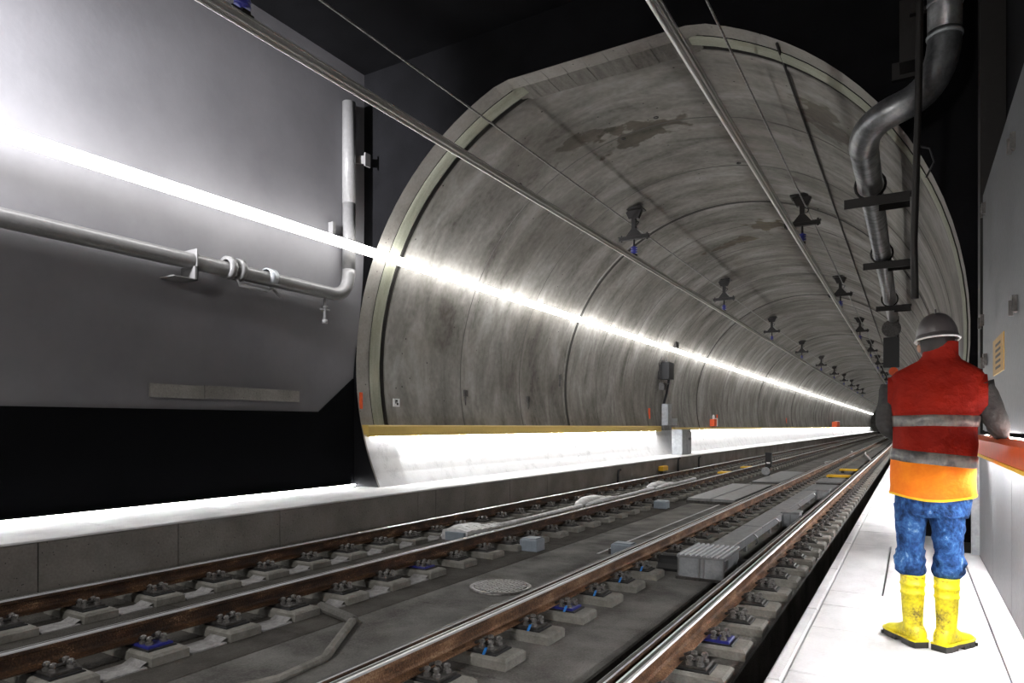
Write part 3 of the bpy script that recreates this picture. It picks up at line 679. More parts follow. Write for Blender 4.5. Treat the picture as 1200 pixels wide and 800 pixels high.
def support_proto(top):
    t = empty('catenary_support')
    q = MB(); q.box(-.07, .07, -.05, .05, .118, .15); q.box(-.02, .02, -.13, .13, .135, .16); q.build('clamp', M['brown'], t)
    q = MB(); q.lathe([(.03, .16), (.03, .19), (.085, .195), (.085, .215), (.04, .225), (.04, .245), (.085, .25), (.085, .27), (.04, .28), (.04, .30), (.085, .305), (.085, .325), (.03, .335), (.03, .36)], 14); q.build('insulator', M['blue'], t, True)
    q = MB(); q.cyl((0, 0), .025, .35, .52, 8); q.build('hanger_rod', M['brown'], t)
    q = MB(); q.box(-.38, .38, -.05, .05, .52, .60); q.box(-.40, .40, -.06, .06, .60, .615)
    for s in (-1, 1): q.cyl((s*.33, 0), .02, .49, .66, 6)
    q.build('cross_arm', M['brown'], t)
    q = MB(); q.prism([(-.2, .615), (.2, .615), (.05, .80), (-.05, .80)], -.04, .04); q.build('gusset', M['brown'], t)
    q = MB(); q.box(-.05, .05, -.05, .05, .78, top-.1); q.build('post', M['brown'], t)
    q = MB(); q.prism([(-.12, top-.24), (.12, top-.24), (.22, top-.02), (-.22, top-.02)], -.06, .06); q.box(-.24, .24, -.2, .2, top-.04, top); q.build('ceiling_plate', M['brown'], t)
    q = MB(); q.tube([(.06, -.04, top-.3), (.15, -.08, top-.36), (.12, -.12, top-.44), (.05, -.06, top-.42)], .012, 6); q.build('cable_tail', M['black'], t)
    return t
for x, ys, side in ((-5.9, [15.9, 25.2, 35, 45.5, 56, 66, 76, 86, 96, 106], 'left'), (-2.17, [16.8, 26.5, 37, 47, 57, 67, 77, 87, 97], 'right')):
    top = lin_z(x, R+.012)-ZC-(.02 if x < -5 else .03)
    p = support_proto(top)
    for i, yy in enumerate(ys):
        t = p if i == 0 else copy_tree(p)
        t.location = (x, yy, ZC)
        tag(t, '%s dark hanging support with blue insulator from the portal on the %s conductor rail' % (ordinal(i), side), 'support', 'hanging supports of the %s conductor rail' % side)
# the one in the cavern, top left
p = support_proto(7.6-ZC); p.location = (-5.9, 4.55, ZC)
tag(p, 'blue insulator support on the left conductor rail before the portal, cut by the top edge', 'support')
def wire(x, z, y0, y1, r, label, m='brown'):
    q = MB(); q.tube([(0, yy, 0) for yy in [0+(y1-y0)*i/30 for i in range(31)]], r, 6)
    o = q.build('overhead_wire', M[m], None, True); o.location = (x, y0, z); return tag(o, label, 'wire')
wire(-6.02, 6.29, .5, 120, .016, 'thin wire running beside the left row of hanging supports', 'bolt')
wire(-2.09, 6.29, .5, 120, .016, 'thin wire running beside the right row of hanging supports', 'bolt')
wire(-1.50, lin_z(-1.5)-.02, 9.25, 120, .018, 'dark cable hugging the lining between right supports and grey pipe', 'brown')
t = tag(empty('wire_clamp', (-6.02, 4.72, 6.29)), 'small clamp with a looping cable on the wire at the top', 'clamp')
q = MB(); q.box(-.04, .04, -.05, .05, -.03, .05); q.build('clamp_body', M['chrome'], t)
q = MB(); q.tube([(0, 0, .04), (.12, .05, .10), (.35, .2, .22), (.6, .3, .6), (.7, .3, 1.31)], .014, 6); q.build('cable_loop', M['black'], t)

# ---------------------------------------------------------------- right vent pipe
def arc3(p, c, n=8):
    p = [Vector(x) for x in (p, c)]; return p
vp = tag(empty('vent_pipe', (0, 0, 0)), 'grey metal duct bending from the dark ceiling into the tunnel at top right', 'pipe')
rp = .165
def bend(p0, pc, p1, n=8):
    p0, pc, p1 = Vector(p0), Vector(pc), Vector(p1)
    return [p0*(1-t)**2+pc*2*t*(1-t)+p1*t*t for t in [i/n for i in range(n+1)]]
q = MB(); q.tube([(.31, 8.75, 7.6), (.31, 8.75, 6.4), (.31, 8.75, 5.55)], rp, 20); q.build('upright_duct', M['pipe'], vp, True)
q = MB(); q.tube(bend((.31, 8.75, 5.55), (.31, 8.75, 4.95), (-.10, 8.75, 4.83), 10)+bend((-.10, 8.75, 4.83), (-.50, 8.75, 4.72), (-.50, 9.25, 4.62), 10)[1:], rp, 20); q.build('bent_duct', M['pipe'], vp, True)
q = MB(); q.tube([(-.50, 9.2, 4.62), (-.50, 11, 4.62)], rp*.97, 20); q.tube([(-.50, 11, 4.62), (-.50, 24, 4.62)], rp*.92, 20)
q.build('straight_duct', M['pipe'], vp, True)
for z in (5.5, 5.85, 6.75):
    q = MB(); q.lathe([(rp, z-.02), (rp+.012, z-.015), (rp+.012, z+.015), (rp, z+.02)], 20, (.31, 8.75)); q.build('duct_joint', M['galv'], vp, True)
for i, yy in enumerate((10.7, 15.0, 20.5)):
    q = MB(); q.box(-.82, -.02, yy-.10, yy+.22, 4.40, 4.43); q.box(-.82, -.02, yy-.12, yy-.10, 4.30, 4.43); q.box(-.40, -.02, yy+.2, yy+.22, 4.30, 4.43)
    q.tube([(-.50+.19*math.cos(a), yy, 4.62+.19*math.sin(a)) for a in [2*PI*k/16 for k in range(17)]], .02, 6)
    q.box(-.22, .0, yy-.04, yy+.08, 4.40, 4.45); q.build('pipe_bracket', M['brown'], vp)
q = MB(); q.box(-.02, .16, 8.72, 8.80, 5.83, 5.87); q.box(-.12, .05, 8.8, 9.165, 5.35, 6.05); q.box(-.2, .12, 9.1, 9.165, 5.30, 5.5); q.build('wall_bracket', M['brown'], vp)
q = MB(); q.box(-.16, .12, 8.9, 9.165, 6.6, 6.95); q.build('wall_bracket', M['brown'], vp)
dc = tag(empty('hanging_cable', (.08, 8.3, 0)), 'dark vertical cable hanging in front of the grey duct', 'cable')
q = MB(); q.tube([(.0, 0, 7.6), (0, 0, 6), (-.02, .02, 4.6), (-.06, .05, 3.2), (-.05, .05, 2.6)], .035, 8); q.build('cable_run', M['brown'], dc, True)
q = MB(); q.tube([(-.02, .02, 4.2), (.08, .0, 4.15), (.12, .0, 4.0), (.05, 0, 3.85)], .010, 6); q.build('cable_tail', M['black'], dc, True)
# signal lamp at the end of the brackets
sg = tag(empty('tunnel_signal', (-.55, 24.3, 3.1)), 'black tunnel signal with round lamp hanging near the helmet', 'signal')
q = MB(); q.box(-.22, .22, 0, .25, 0, .95); q.build('signal_box', M['black'], sg)
q = MB(); q.prism([(.27*math.cos(2*PI*k/24), 1.22+.27*math.sin(2*PI*k/24)) for k in range(24)], -.02, .25); q.build('round_lamp', M['iron'], sg)
q = MB(); q.box(.15, .21, .05, .2, .9, 1.6); q.build('hanger', M['brown'], sg)
q = MB(); q.prism([(.06+.13*math.cos(2*PI*k/16), -.12+.13*math.sin(2*PI*k/16)) for k in range(16)], 0, .12); q.build('red_lens', M['orangep'], sg)

# ---------------------------------------------------------------- pipe on the cavern wall, left
wp = tag(empty('wall_pipe', (-8.41, 0, 0.015)), 'pale pipe on the left wall that turns upward before the portal', 'pipe')
r = .11
q = MB(); q.tube([(0, -2, 3.47), (0, 4, 3.47), (0, 8.24, 3.47)]+bend((0, 8.24, 3.47), (0, 8.66, 3.47), (0, 8.66, 3.95), 10)[1:], r, 16); q.build('level_pipe', M['lpipe'], wp, True)
q = MB(); q.tube([(0, 8.66, 3.95), (0, 8.66, 5.1)], r, 16); q.tube([(0, 8.66, 5.1), (0, 8.66, 6.85)], r*1.05, 16); q.build('upright_pipe', M['lpipe'], wp, True)
for yy in (6.25, 6.42):
    q = MB(); q.rings([[(rr*math.cos(2*PI*k/20), yv, 3.5+rr*math.sin(2*PI*k/20)) for k in range(20)] for yv, rr in ((yy-.05, r), (yy-.05, r+.05), (yy+.05, r+.05), (yy+.05, r))], cap=False); q.build('pipe_coupling', M['lpipe'], wp, True)
q = MB(); q.rings([[(rr*math.cos(2*PI*k/20), yv, 3.5+rr*math.sin(2*PI*k/20)) for k in range(20)] for yv, rr in ((6.9, r), (6.9, r+.02), (7.05, r+.02), (7.05, r))], cap=False); q.build('pipe_clamp', M['galv'], wp, True)
q = MB(); q.tube([(.04, 6.35, 3.38), (.04, 6.4, 3.28), (.04, 6.9, 3.27), (.04, 7.0, 3.33), (.04, 7.15, 3.22)], .025, 8); q.build('tie_rod', M['lpipe'], wp, True)
q = MB(); q.box(-.20, .12, 5.65, 5.70, 3.20, 3.39); q.box(-.20, .12, 5.35, 5.70, 3.20, 3.215); q.box(-.20, .12, 5.68, 5.70, 3.2, 3.63); q.build('shelf_bracket', M['lpipe'], wp)
q = MB(); q.cyl((0, 8.1), .028, 2.98, 3.42, 10); q.cyl((0, 8.1), .05, 3.2, 3.24, 10); q.cyl((0, 8.1), .045, 2.95, 3.01, 10); q.box(-.015, .015, 8.0, 8.2, 3.16, 3.19); q.build('drain_valve', M['lpipe'], wp, True)
q = MB(); q.box(-.20, -.02, 8.3, 8.36, 4.42, 4.70); q.box(-.20, .12, 8.3, 8.75, 4.42, 4.44); q.build('shelf_bracket', M['lpipe'], wp)
fx = tag(empty('wall_bracket', (-8.8, 8.9, 5.98)), 'pale bracket beam sticking out beside the upright pipe left of the portal', 'bracket')
q = MB(); q.prism([(0, 0), (.62, -.16), (.62, -.02), (0, .14)], -.05, .0, axis='y'); q.build('beam', M['lpipe'], fx)
q = MB(); q.box(.60, .63, -.09, .04, -.20, .03); q.build('end_plate', M['lpipe'], fx)
q = MB(); q.box(-.0, .12, -.12, .02, -.08, .02); q.build('mount', M['lpipe'], fx)

# ---------------------------------------------------------------- devices on the left tunnel wall
cab = tag(empty('tunnel_cabinet', (-8.10, 26.0, .16)), 'silver cabinet on the white walkway against the left tunnel wall', 'cabinet')
q = MB(); q.box(0, .40, 0, .62, 0, .98); q.build('cabinet_body', M['galv'], cab)
q = MB(); q.box(.0, .40, .64, 1.30, 0, .98); q.build('cabinet_body', M['galv'], cab)
q = MB(); q.box(.40, .415, .03, .60, .04, .94); q.build('cabinet_door', M['galv'], cab)
q = MB(); q.box(.40, .415, .68, 1.27, .04, .94); q.build('cabinet_door', M['galv'], cab)
for yy in (.9, 1.1):
    q = MB(); q.box(.415, .43, yy, yy+.05, .55, .65); q.build('lock', M['black'], cab)
ub = tag(empty('switch_box', (-8.50, 26.0, 1.30)), 'upright grey switch box above the silver cabinet', 'box')
q = MB(); q.box(0, .22, 0, .55, 0, .85); q.build('housing', M['galv'], ub)
q = MB(); q.box(.22, .235, .03, .52, .03, .82); q.build('cover', M['galv'], ub)
q = MB(); q.box(0, .2, .7, 1.4, 0, .28); q.build('low_box', M['galv'], ub)
sp = tag(empty('speaker_box', (-8.62, 25.9, 3.0)), 'dark grey box on a cable frame high on the left tunnel wall', 'box')
q = MB(); q.box(0, .45, 0, .62, .12, .78); q.build('housing', M['black'], sp)
q = MB(); q.tube([(.2, -.12, .9), (.15, -.3, .7), (.15, -.3, .2), (.2, -.15, .0), (.2, .3, -.12), (.2, .75, .0)], .025, 6); q.build('cable_loop', M['iron'], sp)
q = MB(); q.tube([(.2, .72, .7), (.2, .75, .1), (.18, .55, -.4), (.1, .4, -.85)], .05, 6); q.build('cable', M['black'], sp)
q = MB(); q.box(.02, .2, -.12, .65, .82, .86); q.box(.02, .2, -.1, -.05, .8, 1.3); q.box(.02, .2, .5, .55, .8, 1.3); q.build('mount_frame', M['iron'], sp)
q = MB(); q.box(.0, .22, .1, .35, -.3, -.02); q.build('small_box', M['iron'], sp)
hd = tag(empty('projector', (-8.42, 26.6, 4.42)), 'dark device high on the left tunnel wall at the light trail', 'device')
q = MB(); q.box(0, .30, 0, .42, 0, .62); q.build('housing', M['iron'], hd)
q = MB(); q.box(-.05, .0, .05, .37, .1, .5); q.build('mount', M['iron'], hd)
q = MB(); q.box(.30, .34, .05, .37, .35, .6); q.build('hood', M['black'], hd)
lm = tag(empty('hydrant', (-8.48, 33.3, 1.22)), 'small red and white hydrant on the left wall above the handrail', 'hydrant')
q = MB(); q.box(0, .22, 0, .45, .05, .40); q.build('red_body', M['orangep'], lm)
q = MB(); q.box(0, .2, .5, .75, .05, .45); q.build('white_body', M['white'], lm)
q = MB(); q.lathe([(.03, .4), (.06, .45), (.06, .55), (.02, .62)], 10, (.12, .25)); q.build('bulb', M['white'], lm, True)
q = MB(); q.box(.05, .1, .1, .6, .0, .05); q.build('foot', M['iron'], lm)
om = tag(empty('orange_box', (-8.50, 92, 1.2)), 'tiny orange box on the left wall deep in the tunnel', 'box')
q = MB(); q.bevbox(0, .6, 0, 3.5, 0, .7, .1); q.build('housing', M['orangep'], om)
q = MB(); q.box(0, .5, 3.6, 5, .1, .8); q.build('white_end', M['white'], om)
sn = tag(empty('wall_sign', (-8.56, 10.02, 1.63)), 'small white number sign on the lining just inside the portal', 'sign')
q = MB(); q.box(-.03, .0, 0, .17, 0, .155); q.build('sign_plate', M['white'], sn)
q = MB(); q.box(.0, .0015, .04, .07, .06, .13); q.box(.0, .0015, .07, .11, .10, .13); q.box(.0, .0015, .08, .13, .03, .07); q.box(0, .0015, .09, .105, .03, .10); q.build('print', M['brown'], sn)
for i, (yy, z, h) in enumerate(((25.0, 1.75, .42), (35.5, 1.7, .35), (58, 1.7, .5))):
    xw = CX-math.sqrt((R+.012)**2-(z-CZ)**2)
    q = MB(); q.box(-.02, .012, 0, .10*(1+yy/60), -h/2, h/2)
    o = q.build('paint_mark', M['orangep']); o.location = (xw+.02, yy, z)
    tag(o, ['nearest orange paint mark on the lining, left of the switch box', 'orange paint mark on the lining right of the small hydrant', 'farthest orange paint mark low on the left lining'][i], 'mark')
q = MB(); q.box(-.02, .02, 0, .05, -.15, .15); o = q.build('paint_mark', M['orangep']); o.location = (-8.66, 9.2, 1.72); tag(o, 'bright orange paint mark at the left edge of the portal', 'mark')
for i, (x, yy) in enumerate(((-4.1, 12.2), (-4.9, 12.6), (-3.2, 15.0), (-6.8, 11.8))):
    z = lin_z(x)
    q = MB(); q.lathe([(.02, .03), (.05, .0), (.05, -.012), (.03, -.012), (.03, .02)], 12); o = q.build('ceiling_plug', M['brown'], None, True); o.location = (x, yy, z+.012)
    tag(o, ['small dark plug in the vault ceiling nearest the crown', 'small dark plug in the vault ceiling left of the crown', 'small dark plug deeper in the vault by the right conductor rail', 'small dark plug in the vault near the left wire'][i], 'plug')
for i, (yy, z) in enumerate(((12.6, 1.93), (15.5, 1.9), (17.4, 2.6))):
    xw = CX-math.sqrt((R+.012)**2-(z-CZ)**2)
    q = MB(); q.box(-.02, .03, 0, .12, 0, .14); q.box(-.02, .025, .03, .05, -.2, 0); o = q.build('wall_hook', M['iron']); o.location = (xw+.01, yy, z)
    tag(o, ['small metal socket on the left lining above the handrail, nearest the portal', 'small metal socket on the left lining, middle one', 'small metal socket on the left lining at shoulder height'][i], 'socket')

# ---------------------------------------------------------------- the worker
PX, PY = .09, 4.49
man = tag(empty('person', (PX, PY, .002)), 'worker seen from behind in red vest, jeans, yellow boots and helmet', 'person')
def ell(cx, cy, z, rx, ry, n=28, p=2.3, dz=None, amp=0, seed=0, f=6):
    out = []
    for k in range(n):
        a = 2*PI*k/n; c, s = math.cos(a), math.sin(a)
        x = math.copysign(abs(c)**(2/p), c)*rx; y = math.copysign(abs(s)**(2/p), s)*ry
        zz = z if dz is None else z+dz(cx+x, cy+y)
        if amp:
            d = 1+amp*noise.noise(Vector((c*1.7+seed, s*1.7, z*f)))+.5*amp*noise.noise(Vector((c*4+seed, s*4, z*f*2)))
            x *= d; y *= d
        out.append((cx+x, cy+y, zz))
    return out
def lerp_tab(tab, z):
    if z <= tab[0][0]: return tab[0][1:]
    for a, b in zip(tab[:-1], tab[1:]):
        if z <= b[0]:
            t = (z-a[0])/(b[0]-a[0]); t = t*t*(3-2*t) if False else t
            return tuple(p+(q-p)*t for p, q in zip(a[1:], b[1:]))
    return tab[-1][1:]
# vest table: z, cx, cy, rx, ry
VT = [(.83, .010, .0, .197, .135), (.95, .010, .0, .203, .140), (1.08, .012, .0, .207, .142), (1.25, .016, .0, .209, .142), (1.38, .022, .01, .216, .140), (1.47, .026, .015, .226, .128),
      (1.525, .03, .02, .228, .112), (1.555, .034, .025, .205, .10), (1.585, .04, .03, .155, .092), (1.615, .045, .035, .105, .086), (1.64, .048, .036, .088, .082), (1.68, .050, .037, .085, .080), (1.715, .052, .036, .083, .078)]
def vring(z, off=0, dz=None, n=48, amp=.05):
    cx, cy, rx, ry = lerp_tab(VT, z)
    k = max(0, min(1, (1.6-z)/.2))
    off += k*(.006*noise.noise(Vector((z*9, 1.7, 0)))+.0)
    r = ell(cx, cy, z, rx+off, ry+off, n, 2.5 if z < 1.56 else 2.1, dz, amp*(.35+.65*k), 3.1, 5)
    out = []
    for x, y, zz in r:                       # slanting cloth folds
        f = noise.noise(Vector((x*7+zz*3, zz*5-x*4, 4.2)))+.6*noise.noise(Vector((x*16-zz*4, zz*10, 9.1)))
        out.append((x+(x-cx)*.03*f*k, y+(y-cy)*.24*f*k, zz))
    return out
hem = lambda x, y: (-.030*math.cos(min(1, abs(x-.02)/.2)*PI*.5)+.02)*1.0
tilt = lambda x, y: -.10*(x)
B2 = 1.035
mb = MB(); zs = [B2+(1.47-B2)*i/16 for i in range(17)]+[1.50, 1.525, 1.54, 1.555, 1.57, 1.585, 1.60, 1.615, 1.64, 1.66, 1.69, 1.715]
rs = [vring(z, 0, tilt if z < 1.06 else None) for z in zs]
mb.rings(rs, cap=False); mb.rings([vring(1.715), vring(1.70, -.008), vring(1.64, -.010)], cap=False)
vest = mb.build('vest', M['vest'], man, True)
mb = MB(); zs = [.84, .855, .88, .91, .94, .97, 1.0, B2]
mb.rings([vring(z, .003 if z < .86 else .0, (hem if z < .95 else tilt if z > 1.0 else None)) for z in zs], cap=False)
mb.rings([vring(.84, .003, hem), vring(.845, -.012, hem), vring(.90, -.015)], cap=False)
mb.build('lit_lower_vest', M['vesto'], man, True, label='lower part of the vest, coloured orange where light from the floor hits it')
mb = MB(); mb.rings([vring(.836, .006, hem), vring(.849, .008, hem)], cap=False); mb.build('hem', M['yel2'], man, True)
for z, h, tl in ((1.275, .062, None), (1.065, .066, tilt)):
    f0 = (lambda x, y, s=0: -.03*abs(x)) if tl is None else tl
    mb = MB(); mb.rings([vring(z-h/2, .0, f0), vring(z-h/2+.003, .005, f0), vring(z, .006, f0), vring(z+h/2-.003, .005, f0), vring(z+h/2, .0, f0)], cap=False)
    mb.build('reflective_band', M['reflect'], man, True, label='silver grey reflective band around the vest')
# shoulder epaulettes of the vest: short overhanging armhole edges
for s in (-1, 1):
    mb = MB()
    cx = .028+s*.222
    mb.rings([[(cx+s*(-.03+.045*t), .015+(.085-.015*t)*math.cos(2*PI*k/20), 1.415+(.118-.012*t)*math.sin(2*PI*k/20)+(.006 if s > 0 else .004)*t) for k in range(20)] for t in (0, .4, .8, 1)], cap=False)
    mb.build('armhole', M['vest'], man, True)
# sleeves
EL, ER = Vector((-.225, .0, 1.245)), Vector((.315, .03, 1.245))
SL, SR = Vector((-.185, .015, 1.475)), Vector((.232, .015, 1.475))
WL, WR = Vector((-.12, .24, 1.16)), Vector((.345, .245, 1.205))
def limb(mb, pts, rad, n=16, amp=.09, seed=0):
    P = []; Q = []
    for i in range(len(pts)-1):
        for k in range(7):
            t = k/7; P.append(Vector(pts[i]).lerp(Vector(pts[i+1]), t)); Q.append(rad[i]+(rad[i+1]-rad[i])*t)
    P.append(Vector(pts[-1])); Q.append(rad[-1])
    for _ in range(2): P = [P[0]]+[(P[i-1]+P[i]*2+P[i+1])/4 for i in range(1, len(P)-1)]+[P[-1]]
    Q = [q*(1+amp*noise.noise(Vector((i*.9, seed, 2.2)))) for i, q in enumerate(Q)]
    mb.tube(P, Q, n)
for s, a, e, wv in ((-1, SL, EL, WL), (1, SR, ER, WR)):
    mb = MB(); limb(mb, [a, e, wv], [.066, .056, .042], 18, .12, s*3.3); mb.build('sleeve', M['sleeve'], man, True)
# jeans
mb = MB()
HT = [(.70, .0, .0, .172, .098), (.76, .004, .0, .182, .112), (.83, .008, .0, .187, .122), (.95, .010, .0, .180, .118)]
mb.rings([ell(*lerp_tab(HT, z)[:2], z, *lerp_tab(HT, z)[2:], 32, 2.4, None, .03, 5, 7) for z in (.735, .76, .79, .83, .88, .95)])
def leg(tab, seed):
    rs = []
    z = .36
    while z < .805:
        cx, cy, rx, ry = lerp_tab(tab, z)
        k = .16 if z < .55 else .09
        wr = 1+.045*math.sin(z*105+seed) * (1 if z < .55 else .25)
        rs.append(ell(cx, cy, z, rx*wr, ry*wr, 28, 2.15, (lambda x, y, s=seed: .012*math.sin(x*60+s)) if z > .43 else None, k, seed, 14)); z += .010
    mb.rings(rs)
leg([(.36, -.088, .0, .044, .050), (.392, -.088, .0, .050, .056), (.402, -.090, .0, .066, .074), (.42, -.094, .0, .073, .082), (.45, -.098, -.005, .079, .090), (.49, -.099, -.004, .078, .088), (.56, -.096, .0, .066, .082), (.66, -.094, .0, .074, .090), (.76, -.088, .0, .089, .105), (.82, -.088, 0, .092, .112)], 1.3)
leg([(.36, .080, -.0, .044, .050), (.392, .080, -.0, .050, .056), (.402, .083, .0, .067, .074), (.42, .087, .0, .074, .082), (.45, .091, -.005, .079, .090), (.49, .093, -.004, .080, .088), (.56, .086, .0, .071, .084), (.66, .082, .0, .079, .092), (.76, .078, .0, .091, .105), (.82, .085, 0, .094, .112)], 6.1)
mb.build('jeans', M['jeans'], man, True)
for s, cx in ((-1, -.085), (1, .105)):
    mb = MB(); pts = []
    for j in range(6):
        row = []
        for i in range(6):
            x = cx-.055+.11*i/5; z = .735+.125*j/5 if j else .735+.02*abs(i-2.5)/2.5
            y = -.122*math.sqrt(max(.02, 1-((x-.005)/.190)**2))-.008
            row.append((x, y, z))
        pts.append(row)
    mb.rings(pts, cap=False, closed=False); mb.build('back_pocket', M['jeans'], man, True)
# boots
def boot(x, y, rz, s):
    c = empty('boot', (x, y, 0), rz); c.parent = man
    mb = MB()
    SH = [(.075, .0, -.005, .050, .060), (.11, 0, -.004, .047, .055), (.15, 0, -.002, .049, .054), (.22, 0, 0, .053, .058), (.285, 0, 0, .056, .062), (.288, 0, 0, .060, .066), (.30, 0, 0, .0605, .0665), (.303, 0, 0, .057, .063), (.335, 0, 0, .058, .064), (.338, 0, 0, .0615, .0675), (.352, 0, 0, .0615, .0675), (.355, 0, 0, .058, .064), (.39, 0, 0, .060, .066), (.40, 0, 0, .061, .067)]
    mb.rings([ell(a[1], a[2], a[0], a[3], a[4], 24, 2.1, None, .012, 2, 6) for a in SH])
    FT = [(-.078, .020, .03, .075), (-.070, .036, .025, .105), (-.045, .044, .022, .13), (0, .046, .022, .14), (.04, .044, .022, .128), (.08, .044, .022, .105), (.12, .047, .022, .085), (.16, .049, .022, .076), (.19, .044, .022, .068), (.212, .030, .022, .055), (.222, .012, .025, .042)]
    rs = []
    for yy, hw, z0, z1 in FT:
        zc, hz = (z0+z1)/2, (z1-z0)/2
        rs.append([(hw*math.copysign(abs(math.cos(a))**.8, math.cos(a)), yy, zc+hz*math.copysign(abs(math.sin(a))**.8, math.sin(a))) for a in [2*PI*k/20 for k in range(20)]])
    mb.rings(rs)
    up = mb.build('upper', M['boot'], c, True)
    out = [(.040, -.080), (.050, -.04), (.047, .03), (.052, .10), (.054, .16), (.044, .205), (.02, .232), (-.02, .232), (-.044, .205), (-.054, .16), (-.052, .10), (-.047, .03), (-.050, -.04), (-.040, -.080)]
    mb = MB(); mb.prism(out, .012, .038, axis='z'); heel = [(a, b) for a, b in out if b < .04]; mb.prism(heel, 0, .012, axis='z')
    fore = [(a, b) for a, b in out if b > .05]; mb.prism(fore, .0, .012, axis='z')
    for i in range(5):
        mb.box(-.055, .055, .075+.03*i, .09+.03*i, .002, .02)
    mb.build('sole', M['sole'], c)
    mb = MB(); mb.prism([(a*1.06, b*1.015) for a, b in out], .034, .044, axis='z'); mb.build('welt', M['boot'], c)
    return c
boot(-.086, -.005, math.radians(34), -1)
boot(.078, -.02, math.radians(-31), 1)
# helmet, hair
HX, HY, HZ = .035, .05, 1.735
hat = empty('hard_hat', (HX, HY, HZ)); hat.parent = man; hat.rotation_euler = (math.radians(-4), math.radians(-4), 0)
mb = MB(); rs = []
for i in range(9):
    a = PI/2*i/8*.97
    rs.append([(.103*math.cos(a)**.85*math.cos(2*PI*k/36)*(1+.012*(k % 6 == 0)), .125*math.cos(a)**.85*math.sin(2*PI*k/36)*(1+.012*(k % 6 == 0)), .012+.138*math.sin(a)) for k in range(36)])
mb.rings(rs, cap=False); mb.add(rs[-1], [tuple(range(36))]); mb.build('shell', M['helmet'], hat, True)
mb = MB()
mb.rings([[(rx*math.cos(2*PI*k/36), ry*math.sin(2*PI*k/36)+(.02 if math.sin(2*PI*k/36) > .3 else 0)*math.sin(2*PI*k/36), z) for k in range(36)] for rx, ry, z in ((.100, .122, .03), (.108, .130, .012), (.110, .138, .0), (.110, .138, -.004), (.100, .122, .004))], cap=False)
mb.build('brim', M['helmet'], hat, True)
mb = MB(); mb.tube([(.1105*math.cos(2*PI*k/36), .1385*math.sin(2*PI*k/36)+(.02 if math.sin(2*PI*k/36) > .3 else 0)*math.sin(2*PI*k/36), -.004) for k in range(37)], .0055, 6); mb.build('rim', M['rim'], hat, True, label='pale rim of the helmet')
mb = MB(); mb.box(-.004, .004, -.10, .10, .135, .153); mb.build('crest', M['helmet'], hat)
mb = MB(); mb.rings([ell(HX, HY-.006, z, rx, ry, 24, 2.1, None, .03, 1, 20) for z, rx, ry in ((1.60, .050, .052), (1.63, .066, .070), (1.67, .078, .086), (1.71, .083, .097), (1.76, .084, .099), (1.80, .07, .085))]); mb.build('hair', M['hair'], man, True)
for s in (-1, 1):
    mb = MB(); lump(mb, (HX+s*.086, HY+.02, 1.665), .014, .022, .055, 10, 7, 0); mb.build('ear', M['skin'], man, True)
    mb = MB(); mb.tube([(HX+s*.085, HY+.0, 1.73), (HX+s*.082, HY+.03, 1.67), (HX+s*.05, HY+.07, 1.61), (HX, HY+.09, 1.60)], .006, 6); mb.build('chin_strap', M['rim'], man, True)
mb = MB(); mb.rings([[(HX+a*w, HY+.10+d, 1.665+z) for a in (-1, -.4, .4, 1)] for w, d, z in ((.008, -.01, .04), (.012, .008, .01), (.016, .014, -.005), (.012, -.008, -.015))]); mb.build('nose', M['skin'], man, True)
for s in (-1, 1):
    mb = MB(); mb.lathe([(.002, -.011), (.010, -.006), (.012, 0), (.010, .006), (.002, .011)], 10, (HX+s*.032, HY+.088)); o = mb.build('eye', M['white'], man, True); o.location.z = 1.70
mb = MB(); mb.tube([(HX-.025, HY+.088, 1.625), (HX, HY+.098, 1.622), (HX+.025, HY+.088, 1.625)], .006, 6); mb.build('mouth', M['orangep'], man, True)
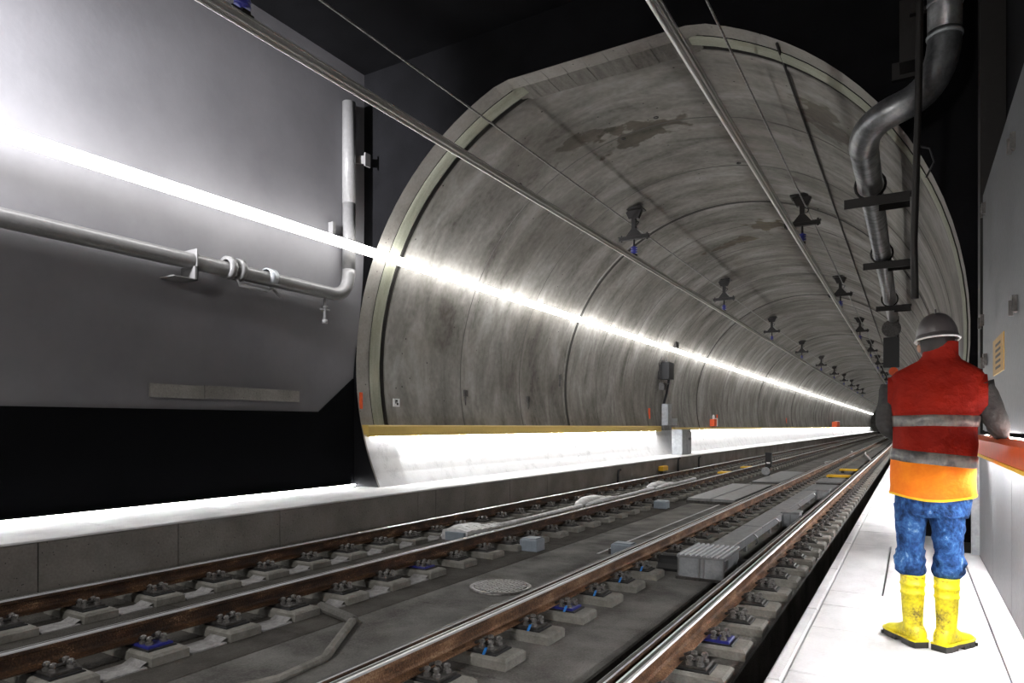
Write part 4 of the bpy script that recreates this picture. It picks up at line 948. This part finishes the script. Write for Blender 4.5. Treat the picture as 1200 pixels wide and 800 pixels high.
# body: one skinned mesh under the clothes, with hands
V, E_, RAD, ROOT = [], [], [], []
def chain(pts, rads, start=None, root=False):
    prev = start
    for i, (p, r) in enumerate(zip(pts, rads)):
        V.append(tuple(p)); RAD.append(r); k = len(V)-1
        if root and i == 0: ROOT.append(k)
        if prev is not None: E_.append((prev, k))
        prev = k
    return prev
chain([(.005, 0, .93)], [.11], root=True)
chest = chain([(.01, 0, 1.12), (.018, .01, 1.34)], [.105, .115], 0)
nk = chain([(.03, .025, 1.50), (.038, .035, 1.585), (.036, .045, 1.66), (.035, .05, 1.735), (.035, .05, 1.79)], [.07, .052, .066, .082, .06], chest)
HANDS = []
for s, sh, e, wv in ((-1, SL, EL, WL), (1, SR, ER, WR)):
    d = (wv-e).normalized()
    wr = chain([sh, e, wv, wv+d*.03], [.048, .038, .027, .026], chest)
    HANDS.append((s, wr, wv, d))
for s, hx, kx in ((-1, -.09, -.097), (1, .09, .094)):
    chain([(hx, 0, .80), (kx, 0, .50), (kx*.9, .0, .13), (kx*.9+s*.04, .05, .06)], [.075, .055, .038, .032], 0)
for s, wr, wv, d in HANDS:
    # palm lying over the rail edge (right) or relaxed (left)
    side = Vector((0, 0, 1)).cross(d).normalized()*(-1)       # towards +x
    side = side if side.x*1 > 0 else -side
    dn = Vector((0, 0, -1))
    dd = Vector((d.x, d.y, -.12 if s > 0 else -.35)).normalized()
    p0 = wv+d*.03
    palm = chain([p0+dd*.035, p0+dd*.075], [.030, .030], wr)
    for f in range(4):
        o = (f-1.5)*.019
        L = [.075, .085, .080, .062][f if s < 0 else f]
        b = p0+dd*.07+side*o
        t1 = b+dd*L*.45+dn*.004; t2 = t1+dd*L*.32+dn*L*.18; t3 = t2+dd*L*.12+dn*L*.28
        chain([b, t1, t2, t3], [.0105, .0095, .009, .008], None, True)
    tb = p0+dd*.03-side*s*.022
    chain([tb, tb-side*s*.022+dd*.022, tb-side*s*.032+dd*.048+dn*.012], [.013, .011, .009], None, True)
me = bpy.data.meshes.new('body'); me.from_pydata(V, E_, [])
body = bpy.data.objects.new('body', me); C.objects.link(body); body.parent = man
me.materials.append(M['skin'])
md = body.modifiers.new('skin', 'SKIN'); md.use_smooth_shade = True
sv = me.skin_vertices[0].data
for i, r in enumerate(RAD): sv[i].radius = (r, r); sv[i].use_root = i in ROOT
sb = body.modifiers.new('sub', 'SUBSURF'); sb.levels = 1; sb.render_levels = 2
